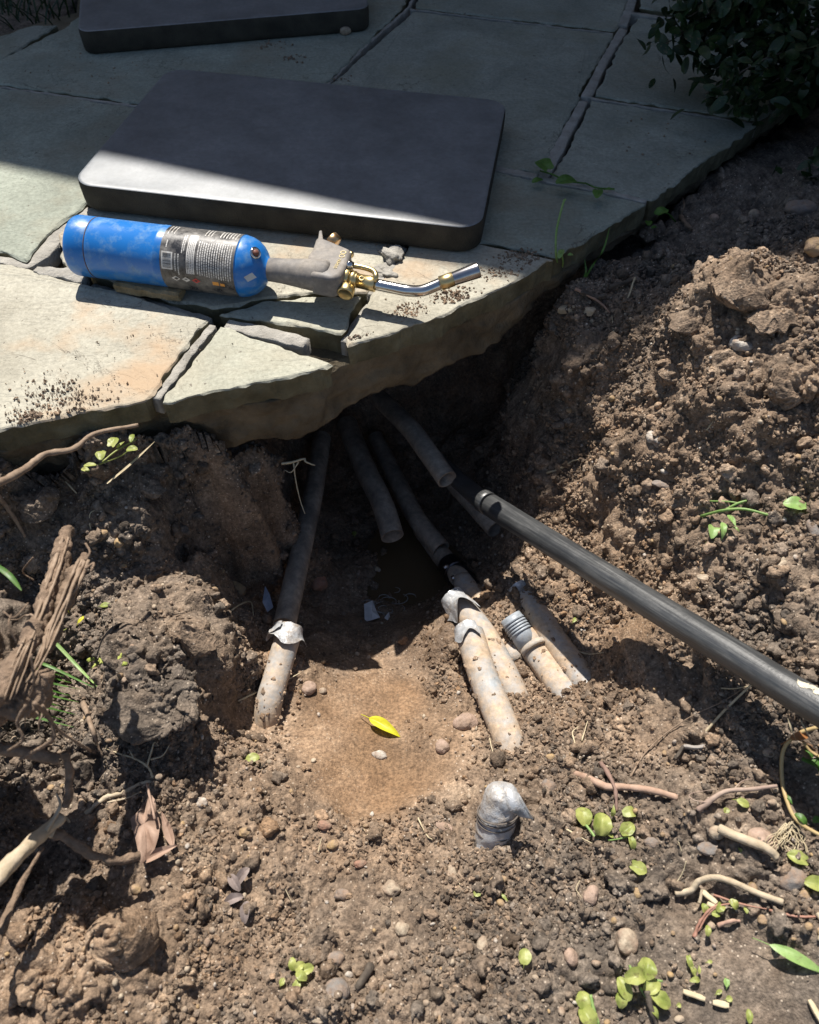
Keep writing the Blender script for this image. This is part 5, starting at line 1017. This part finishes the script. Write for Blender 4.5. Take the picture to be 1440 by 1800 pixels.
LF = [(677,1283,74,26,-32,LEAFB,'long folded bright yellow leaf on the smooth clay','lance'),(446,1337,26,20,10,LEAFY,'small crumpled yellow green leaf left of the clay patch','oval'),
 (921,1684,28,26,80,LEAFY,'single round yellow green leaf in the lower middle','round'),(839,1571,15,15,40,LEAFY,'tiny round pale leaf below the ochre brown pebble','round'),(887,1580,18,7,-50,LEAFY,'tiny narrow green leaf right of the tiny round one','lance'),
 (1122,1531,28,26,-30,LEAFY,'pale crinkled leaf below the clover-like leaves','heart'),(1302,1416,24,18,-30,LEAFY,'bright small leaf below the purple tinged root','oval'),(1275,1427,12,12,60,LEAFY,'tiny bright leaf left of the bright small leaf','round'),
 (1302,1500,18,8,-60,LEAFY,'tiny leaf sliver under the pale short stick','lance'),(1430,1558,46,30,-10,LEAFY,'broad pale leaf at the right edge by the grey stone','oval'),(1394,1511,34,28,160,LEAFY,'crinkled bright leaf with a stalk near the right edge','heart'),
 (1393,895,42,34,170,LEAFP,'round green leaf alone on the right bank','round'),(1010,1092,14,8,50,LEAFY,'tiny yellow green leaf between pipe and black pipe shadow','oval'),(623,940,11,9,100,LEAFY,'tiny yellow leaf in the shaded pit','oval'),
 (1398,1690,112,26,-28,LEAFP,'large serrated green leaf in the lower right','lance'),(672,447,26,15,-20,LEAFP,'pale green leaf scrap on the stone by the mortar','oval'),(915,322,18,16,160,LEAFP,'small pale leaf on the shaded stone near the vine','round'),
 (145,1092,18,8,60,LEAFB,'yellow leaf scrap on the left bank','oval'),(120,1072,12,8,120,LEAFB,'smaller yellow leaf scrap left of the other one','oval'),(187,1067,20,12,10,LEAFY,'dull yellow scrap beside a white splinter, left bank','oval'),
 (497,1727,14,12,70,LEAFY,'tiny leaf left of the bottom leafy sprig','oval'),(900,298,12,9,20,LEAFY,'tiny leaf speck on the joint beside the near pad','oval'),(1262,1745,14,9,30,LEAFY,'leaf crumb near the split straw, bottom right','oval'),
 (1275,1728,16,12,80,LEAFP,'pale leaf crumb above the split straw','oval'),(1280,1757,12,12,10,LEAFY,'leaf crumb at the end of the split straw','round'),(1246,1692,10,7,10,LEAFY,'yellow leaf crumb on the smooth dark soil','oval'),(1192,1768,8,9,10,LEAFY,'tiny leaf crumb below the first split straw','round'),(1312,1788,24,14,80,LEAFY,'crumpled pale leaf at the bottom right edge','oval')]
for i, (x, y, L_, W_, a_2, m_, lb, kd) in enumerate(LF): lf(x, y, L_, W_, a_2, m_, lb, kd, curl=.25, fold=.45 if m_ is LEAFB else .2, up=.006 if L_ > 20 else .003)
def sprig(px, py, label, leaves, stems, m=LEAFY, cat='plant', name='sprig', ms=None, zup=0):
    t = thing(name, hit(px, py), label, cat)
    for i, (x, y, L_, W_, a_2, kd, up, tl) in enumerate(leaves):
        p = hit(x, y)+np.array([0, 0, up+zup]); Lm, Wm = sz(p, L_)*.88, sz(p, W_)*.82; a = math.radians(a_2); p = p-np.array([math.cos(a), math.sin(a), 0])*Lm/2
        V, Fc = leaf(p, Lm, Wm, a_2, m, kd, .55+.3*math.sin(i*2.3), .30+.2*math.sin(i*1.3), tl+14*math.sin(i*3.1+px), i*7+int(px)); obj('leaf', V, Fc, m if not isinstance(m, list) else m[i % len(m)], t)
    for pl, w_ in stems:
        P = on([(x, y) for x, y, *_ in pl], 0); P = [p+np.array([0, 0, (q[2] if len(q) > 2 else .004)+zup]) for p, q in zip(P, pl)]; V, Fc = tube(P, [sz(p, w_)/2 for p in P], 7, .05, 5); obj('stem', V, Fc, ms or m, t)
    return t
sprig(1060, 1470, 'clump of clover-like yellow green leaves right of the taped stub', [(1022,1440,38,34,100,'round',.008,12),(1052,1456,44,40,80,'round',.010,0),(1072,1466,30,26,-20,'oval',.006,0),(1072,1432,24,12,80,'lance',.010,30),(1105,1432,32,24,10,'round',.006,0),(1100,1462,32,28,30,'round',.006,0),(1108,1484,30,16,-80,'oval',.005,0)],
 [([(1050,1484,.003),(1040,1470,.006),(1028,1455,.007)],5),([(1068,1480,.004),(1085,1478,.005),(1102,1474,.005)],2.5)], ms=LEAFP)
sprig(1125, 1745, 'largest cluster of rounded yellow green leaves, bottom right', [(1128,1708,40,40,70,'round',.014,0),(1108,1724,46,34,10,'round',.018,0),(1092,1742,44,30,-70,'oval',.010,0),(1088,1760,30,26,-100,'oval',.008,0),(1140,1738,40,30,30,'oval',.010,0),(1155,1760,44,32,-40,'oval',.010,0),(1147,1782,26,16,-60,'lance',.006,0)],
 [([(1102,1702,.01),(1104,1712,.014),(1110,1722,.014)],5),([(1120,1740,.01),(1135,1760,.008),(1146,1775,.006)],5),([(1140,1725,.01),(1160,1728,.008)],4)], ms=LEAFP)
sprig(1028, 1780, 'pale leaf pair on a stout stalk at the bottom edge', [(1022,1762,34,34,90,'oval',.008,10),(1030,1792,44,38,-60,'oval',.006,0)], [([(1034,1752,.01),(1040,1775,.008),(1050,1803,.006)],6)], ms=LEAFP)
sprig(525, 1715, 'small bright leafy sprig at the bottom middle', [(517,1698,24,18,100,'oval',.008,20),(530,1704,22,18,40,'oval',.012,0),(542,1708,28,22,20,'round',.010,0),(533,1720,26,20,-30,'oval',.012,0),(524,1736,26,18,-100,'oval',.008,0),(514,1750,20,14,-110,'oval',.005,0)], [([(545,1700,.008),(530,1720,.010),(515,1748,.004),(505,1760,.002)],4)])
sprig(1240, 1610, 'tiny creeping sprig of small leaves under the curved pale root', [(1234,1600,18,16,100,'round',.006,0),(1262,1598,22,18,40,'round',.006,0),(1255,1610,16,14,-20,'round',.005,0),(1285,1594,22,18,-50,'round',.008,0),(1238,1640,20,14,80,'oval',.008,0),(1308,1602,14,10,90,'oval',.005,0)], [([(1225,1640,.004),(1240,1612,.006),(1262,1595,.006),(1300,1590,.004)],3)], m=LEAFY, ms=PINK)
sprig(1215, 1715, 'thin spotted green sprig pressed in the soil, bottom right', [(1208,1692,22,12,100,'oval',.004,0),(1216,1708,20,12,-70,'oval',.004,0),(1226,1706,16,8,80,'lance',.004,0),(1220,1724,24,12,10,'oval',.004,0)], [([(1210,1680,.003),(1216,1700,.004),(1222,1725,.003)],3)])
sprig(1265, 930, 'wilted green weed lying on the right bank', [(1245,950,40,24,-110,'oval',.012,0),(1262,948,40,16,-100,'lance',.014,0),(1278,932,36,14,-80,'lance',.012,0),(1290,940,18,8,-40,'lance',.008,0),(1240,962,22,16,-90,'oval',.006,0)], [([(1230,912,.004),(1262,914,.014),(1300,912,.014),(1352,914,.006)],5),([(1245,888,.006),(1275,894,.010),(1310,892,.004)],3),([(1262,916,.014),(1285,905,.016),(1305,895,.012)],4),([(1270,915,.014),(1262,935,.014)],4)], m=[LEAFP, LEAFG], ms=LEAFP) if 0 else None
def sprig2(*a, m, **k): return sprig(*a, m=m, **k)
wp = sprig(1265, 930, 'wilted green weed lying on the right bank', [(1245,950,40,24,-110,'oval',.012,0),(1262,948,40,16,-100,'lance',.014,0),(1278,932,36,14,-80,'lance',.012,0),(1290,940,18,8,-40,'lance',.008,0),(1240,962,22,16,-90,'oval',.006,0)], [([(1230,912,.004),(1262,914,.014),(1300,912,.014),(1352,914,.006)],5),([(1245,888,.006),(1275,894,.010),(1310,892,.004)],3),([(1262,916,.014),(1285,905,.016),(1305,895,.012)],4)], m=LEAFP, ms=LEAFP)
vg = sprig(1385, 1390, 'brown stemmed vine with green and rust leaves at the right edge', [(1418,1352,46,30,-20,'oval',.014,0),(1432,1366,30,18,-70,'oval',.012,0),(1380,1412,22,10,-70,'lance',.008,0),(1402,1446,30,16,-50,'oval',.008,0),(1408,1338,22,12,-60,'oval',.016,0),(1430,1445,20,14,30,'oval',.006,0)],
 [([(1420,1296,.02),(1392,1302,.014),(1370,1325,.010),(1368,1370,.008),(1376,1412,.008),(1396,1450,.008),(1450,1480,.006)],7),([(1400,1316,.014),(1412,1335,.016),(1440,1348,.014)],5)], m=LEAFG, ms=M_noise('vine_stem', [(.3, (.36, .26, .11)), (.7, (.48, .36, .18))], 60, .6, .3, 250, .0006))
lf(1390, 1311, 36, 18, 10, RUST, 'curled rust brown leaf on the vine at the right edge', 'oval', up=.018); lf(1414, 1330, 34, 30, 30, M_leaf('brown_leaf', (.14, .08, .045), (.24, .15, .09), .2), 'rounded dull brown leaf under the rust leaf', 'round', up=.010)
rh = thing('root_tuft', hit(1380, 1478), 'tuft of fine pale root hairs below the vine stem', 'roots')
r2 = random.Random(11); parts = []
for i in range(26):
    x, y = 1382+r2.uniform(-8, 8), 1452+r2.uniform(-4, 4); pl = [(x, y)]
    for q in range(4): x += r2.uniform(-14, 14)+(i-13)*.5; y += r2.uniform(4, 16); pl.append((x, y))
    parts.append(tube([p+np.array([0, 0, r2.uniform(.003, .008)]) for p in on(pl, 0)], .00035, 5, sm=4))
V, Fc = join(parts); obj('root_hairs', V, Fc, STRAW, rh)
# plants by the patio
def on_patio(px, py, z=.002): return at(px, py, z)
def sprigp(pts3, label, leaves, m, ms, name='vine'):
    t = thing(name, pts3[0][0][0], label, 'plant')
    for P, w_ in pts3: V, Fc = tube(P, [sz(p, w_)/2 for p in P], 7, .05, 6); obj('stem', V, Fc, ms, t)
    for i, (x, y, z, L_, W_, a_2, kd) in enumerate(leaves):
        p = at(x, y, z); Lm, Wm = sz(p, L_)*.88, sz(p, W_)*.82; a = math.radians(a_2); p = p-np.array([math.cos(a), math.sin(a), 0])*Lm/2; V, Fc = leaf(p, Lm, Wm, a_2, m, kd, .25, .25, 0, i*5+int(x)); obj('leaf', V, Fc, m, t)
    return t
sprigp([([at(985,484,-.05), at(978,452,.0), at(978,410,.02), at(986,372,.035), at(992,352,.04)], 4), ([at(984,482,-.05), at(990,462,-.01), at(986,440,.01)], 3)], 'thin pale vine tip growing up past the patio corner', [(993,352,.04,16,7,60,'lance'),(986,446,.005,34,14,70,'oval'),(1003,448,.0,12,10,20,'oval')], LEAFP, LEAFP)
sprigp([([at(1030,322,.003), at(1000,318,.006), at(970,306,.008), at(950,300,.008)], 3), ([at(1030,322,.004), at(1050,330,.006), at(1080,332,.004)], 3)], 'green heart leaved vine creeping out of the joint on the shaded patio', [(953,290,.012,38,38,120,'heart'),(945,318,.008,24,18,200,'oval'),(996,320,.014,44,36,10,'oval'),(1050,340,.012,36,22,80,'oval'),(1072,334,.008,24,12,0,'lance')], LEAFG, LEAFG)
lf(1076, 336, 22, 12, -20, RUST, 'shrivelled rust coloured leaf on the vine by the patio corner', 'oval', up=.02)
sprigp([([at(1190,392,-.04), at(1175,376,-.02), at(1162,372,-.01)], 3)], 'small shaded weed tucked beneath the patio corner', [(1165,372,-.005,30,24,40,'heart'),(1140,392,-.02,18,16,80,'oval'),(1150,400,-.02,14,10,20,'oval')], LEAFG, LEAFG, 'weed')
sprigp([([at(240,772,-.035), at(205,792,-.035), at(180,812,-.035)], 3), ([at(235,780,-.035), at(215,800,-.04), at(170,818,-.045)], 2.5)], 'yellow green weed sprouting under the patio edge at left', [(178,800,-.02,26,22,100,'oval'),(200,776,-.02,24,24,80,'heart'),(212,782,-.025,24,8,60,'lance'),(232,770,-.02,22,12,90,'oval'),(232,790,-.035,22,18,10,'oval'),(158,818,-.035,24,12,10,'oval'),(150,826,-.04,18,12,-20,'oval')], LEAFY, LEAFY, 'weed')
def blade(P, w, m, label, name='grass', cat='grass', group=None):
    P = smooth_path(np.array(P), 8); n = len(P); W = sz(P[0], w)*np.sin(np.linspace(.35, math.pi*.985, n))**.7; T = np.gradient(P, axis=0); V = []; Fc = []
    for i in range(n):
        s = unit(np.cross(T[i], [0, 0, 1.])); V += [P[i]-s*W[i]/2, P[i]-np.array([0, 0, W[i]*.18]), P[i]+s*W[i]/2]
    for i in range(n-1): Fc += [(3*i, 3*i+1, 3*i+4, 3*i+3), (3*i+1, 3*i+2, 3*i+5, 3*i+4)]
    return single(name, V, Fc, m, label, cat, group)
blade([at(112,782,-.04), at(88,755,-.02), at(64,734,-.002)], 5, LEAFP, 'green grass blade leaning on the patio edge at left')
blade([at(188,850,-.055), at(230,815,-.045), at(272,776,-.03)], 5, STRAW, 'dry straw blade below the patio edge at left')
blade([at(-20,985,.07), at(15,1010,.07), at(38,1038,.065)], 10, LEAFG, 'wide dark green blade poking in at the left edge')
blade([hit(75,1120)+[0,0,.02], hit(110,1150)+[0,0,.03], hit(150,1190)+[0,0,.02], hit(172,1208)], 6, LEAFP, 'long bright grass blade bending onto the left bank')
blade([hit(20,1185)+[0,0,.05], hit(90,1190)+[0,0,.03], hit(168,1212)+[0,0,.004]], 6, GRASS, 'lower grass blade beside the root stump')
blade([hit(60,1160)+[0,0,.03], hit(100,1150)+[0,0,.03], hit(136,1132)+[0,0,.03]], 5, LEAFY, 'short upright yellow green blade near the root stump')
sg = thing('grass_tuft', hit(60, 1230), 'tuft of dark grass blades in the shade under the root stump', 'grass')
for i in range(9):
    P = smooth_path(np.array([hit(-10,1180+i*12)+[0,0,.03], hit(50,1185+i*12)+[0,0,.02+.002*i], hit(120+(i*13) % 30,1195+i*11)+[0,0,.006]]), 8); n_ = len(P); W = .0035*np.sin(np.linspace(.35, 3.1, n_)); V = []
    for q in range(n_): V += [P[q]-[0, W[q]/2, 0], P[q]+[0, W[q]/2, 0]]
    obj('blade', V, [(2*j, 2*j+1, 2*j+3, 2*j+2) for j in range(n_-1)], GRASS, sg)
blade([hit(1012,520)+[0,0,0], at(1040,470,-.03), at(1060,440,-.01), at(1072,400,.0)], 4, GRASS, 'green grass blade standing by the patio corner')
blade([hit(1020,500)+[0,0,0], at(1030,480,-.03), at(1028,455,-.02)], 4, GRASS, 'short grass blade left of the taller one by the patio corner')
blade([hit(1400,1330)+[0,0,.01], at(1395,1290,-.06), at(1385,1262,-.05)], 5, STRAW, 'pale dry blade rising under the end of the black pipe')
blade([hit(1432,1340)+[0,0,.01], at(1420,1290,-.06), at(1405,1262,-.05)], 4, STRAW, 'second pale dry blade under the end of the black pipe')
# moss on the left bank
V, Fc = join([rock(hit(190+8*math.cos(i*2.3)*(i % 5), 1162+3*math.sin(i*1.7)*(i % 4))+np.array([0, 0, .002]), .002+.0006*(i % 3), .0018, .0012, i, i, 2, .6, .3) for i in range(30)]); tag(single('moss_patch', V, Fc, MOSS, 'small patch of yellow green moss on the left bank', 'moss'))
# crumpled dry leaf
def dry_leaf():
    c = hit(262, 1452)+np.array([0, 0, .012]); t = thing('dry_leaf', hit(262, 1452), 'large crumpled dry brown leaf standing in the soil, left foreground', 'leaf')
    out = [(262,1392),(272,1405),(275,1425),(282,1450),(278,1470),(272,1492),(258,1512),(246,1520),(240,1480),(232,1455),(229,1440),(242,1425),(255,1408)]; P = np.array([at(x, y, c[2]+.010*math.sin(i*1.9)+.004*(y-1450)/60) for i, (x, y) in enumerate(out)])
    cen = P.mean(0)+np.array([0, 0, .006]); V = [cen]; n = len(P)
    for s in (.35, .7, 1): V += [cen+(p-cen)*s+np.array([0, 0, .004*vnoise(p+s, .012, 5)]) for p in P]
    Fc = [(0, 1+j, 1+(j+1) % n) for j in range(n)]
    for r_ in range(2):
        for j in range(n): a = 1+r_*n; Fc.append((a+j, a+n+j, a+n+(j+1) % n, a+(j+1) % n))
    obj('leaf_half', V, Fc, DRY, t)
    V, Fc = leaf(at(248,1518,c[2]-.004), sz(c, 66), sz(c, 20), 28, DRY, 'lance', .1, .9, 0, 4); obj('leaf_lobe', V, Fc, DRY, t)
    V, Fc = leaf(at(305,1490,c[2]-.006), sz(c, 70), sz(c, 18), 118, DRY, 'lance', -.2, .7, 0, 6); obj('leaf_lobe', V, Fc, DRY, t)
    V, Fc = tube([at(258,1378,c[2]), at(262,1395,c[2]+.004), at(272,1440,c[2]+.010)], .0011, 7, .1, 5); obj('leaf_stalk', V, Fc, DRY, t)
dry_leaf()
p = hit(425, 1575); V, Fc = join([leaf(hit(418+6*i, 1560+9*i)+np.array([0, 0, .005]), .016, .008, 60+70*i, DRY, 'oval', .5, .8, 0, i) for i in range(4)]); single('dead_leaf', V, Fc, M_noise('grey_dead_leaf', [(.3, (.12, .09, .08)), (.7, (.28, .23, .21))], 90, .8, .4, 200, .001), 'shrivelled grey brown leaf crumple in the lower left foreground', 'leaf')
# scraps in the pit
def scrap(pts, z, m, label, dz=.004):
    P = np.array([at(x, y, z)+np.array([0, 0, dz*math.sin(i*2.1)]) for i, (x, y) in enumerate(pts)]); n = len(P); c = P.mean(0)+np.array([0, 0, dz]); V = np.concatenate([[c], P, P-[0, 0, .0006]]); Fc = [(0, 1+j, 1+(j+1) % n) for j in range(n)]+[(1+j, 1+n+j, 1+n+(j+1) % n, 1+(j+1) % n) for j in range(n)]
    return single('label_scrap', V, Fc, m, label, 'paper scrap', smooth=False)
scrap([(640,1062),(655,1058),(662,1072),(668,1085),(655,1092),(641,1090)], -.345, WHITEF, 'torn white paper scrap at the edge of the puddle'); scrap([(676,1085),(684,1078),(688,1092),(680,1100)], -.345, WHITEF, 'tiny white paper scrap right of the torn one in the puddle')
scrap([(466,1030),(474,1045),(480,1065),(470,1076),(462,1060)], -.26, M_plain('blue_scrap', (.28, .32, .40), .5), 'bluish plastic scrap in shade left of the long brown pipe', .003)
# loose dirt trodden over the stones
r = np.random.default_rng(17); parts = []
for cx, cy, rx, ry, n_, s0, s1 in ((110,700,95,36,520,.0004,.0015),(60,735,60,18,200,.0005,.0022),(915,452,40,14,260,.0005,.0018),(720,548,36,16,260,.0004,.0015),(800,520,46,16,240,.0005,.0020),(650,596,34,10,160,.0005,.0018),(880,480,40,14,160,.0005,.0018),(480,80,34,12,40,.0006,.0028),(515,102,26,8,40,.0006,.0028),(600,140,20,8,24,.0006,.002),(180,115,120,50,60,.0004,.0018),(1150,250,140,70,60,.0004,.0018),(230,610,150,60,90,.0003,.001),(700,425,30,10,60,.0005,.0016)):
    for _ in range(n_):
        x, y = cx+r.normal()*rx*.5, cy+r.normal()*ry*.5; q = at(x, y, .001)
        if not inside(np.array([q[0]]), np.array([q[1]-.003]), PATIO)[0]: continue
        s = s0+(s1-s0)*r.random()**2.5; V, Fc = ico(1); parts.append(((V*s*r.uniform(.6, 1.1, 3))+q+np.array([0, 0, s*.3])+s*.3*r.normal(size=(len(V), 3)), [tuple(f) for f in Fc]))
V, Fc = join(parts); me = raw_mesh('dirt_crumbs', V, Fc, False); attr(me, 'dark', .35+.3*fbm(V, .02, 2, 5)); attr(me, 'wet_shade', np.zeros(len(V))); attr(me, 'tint', np.full(len(V), 1.15)); me.materials.append(SOIL); o = bpy.data.objects.new('dirt_crumbs', me); COL.objects.link(o); tag(o, 'brown dirt crumbs scattered over the patio stones', 'dirt', kind='stuff')
# grass bed behind the patio, upper left
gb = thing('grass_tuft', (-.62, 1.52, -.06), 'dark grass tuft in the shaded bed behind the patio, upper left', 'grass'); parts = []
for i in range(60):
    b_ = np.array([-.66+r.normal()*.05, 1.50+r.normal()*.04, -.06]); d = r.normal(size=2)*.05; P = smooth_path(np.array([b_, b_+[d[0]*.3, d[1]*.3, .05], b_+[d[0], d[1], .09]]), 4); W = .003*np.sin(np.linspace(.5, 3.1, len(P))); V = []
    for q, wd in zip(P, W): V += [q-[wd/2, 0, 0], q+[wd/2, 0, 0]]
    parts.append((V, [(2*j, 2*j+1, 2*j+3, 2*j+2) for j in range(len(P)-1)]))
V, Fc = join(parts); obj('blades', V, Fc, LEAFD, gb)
# the bush in the upper right
bush = thing('bush', (.74, 1.02, -.03), 'dense dark leaved bush overhanging the patio at upper right', 'bush')
LV, LFc = leaf(np.zeros(3), .024, .0125, 0, None, 'oval', .15, .2, 0, 3, n=5, k=1); LV = np.array(LV); rb = np.random.default_rng(23)
nb = 70; tips = []; parts = []; root = np.array([.80, 1.06, -.04])
for i in range(nb):
    e = np.array([.74, 1.03, .16])+rb.normal(size=3)*np.array([.15, .14, .09]); e[0] = max(e[0], .42); e[2] = max(e[2], .0)
    mid = root+(e-root)*.5+rb.normal(size=3)*.04; P = smooth_path(np.array([root+rb.normal(size=3)*.02, mid, e]), 8); tips.append(P); parts.append(tube(P, np.linspace(.004, .0012, len(P)), 6, 0, 1))
for e in (at(1165,80,.06), at(1185,62,.08), at(1240,165,.05), at(1290,185,.03), at(1200,100,.05), at(1260,120,.06), at(1300,150,.03), at(1210,30,.1), at(1310,100,.07), at(1340,190,.02)):
    s_0 = e+np.array([.16, .05, .03]); P = smooth_path(np.array([s_0, (s_0+e)/2+[0, 0, .02], e]), 8); tips.append(P); parts.append(tube(P, np.linspace(.002, .0007, len(P)), 5, 0, 1))
V, Fc = join(parts); obj('branches', V, Fc, DARKWOOD, bush)
Ls = []; nl = 0
for P in tips:
    for q in range(120):
        t = rb.random()**.7; c = P[int(t*(len(P)-1))]+rb.normal(size=3)*np.array([.020, .020, .016])*(.4+t*.7)
        ax3 = unit(rb.normal(size=3)+np.array([-.4, -.5, .2])); z3 = unit(np.cross(ax3, rb.normal(size=3))+np.array([0, 0, .8])); y3 = unit(np.cross(z3, ax3)); z3 = np.cross(ax3, y3)
        s = rb.uniform(.6, 1.15); Ls.append(c+(LV*s)@np.array([ax3, y3, z3]))
kL = len(LV); V = np.concatenate(Ls); Fa = np.array(LFc); Fc = (Fa[None]+(np.arange(len(Ls))*kL)[:, None, None]).reshape(-1, 4)
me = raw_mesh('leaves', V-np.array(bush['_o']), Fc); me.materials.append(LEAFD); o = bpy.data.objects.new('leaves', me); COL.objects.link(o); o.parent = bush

for o in bpy.data.objects:
    if '_o' in o: del o['_o']
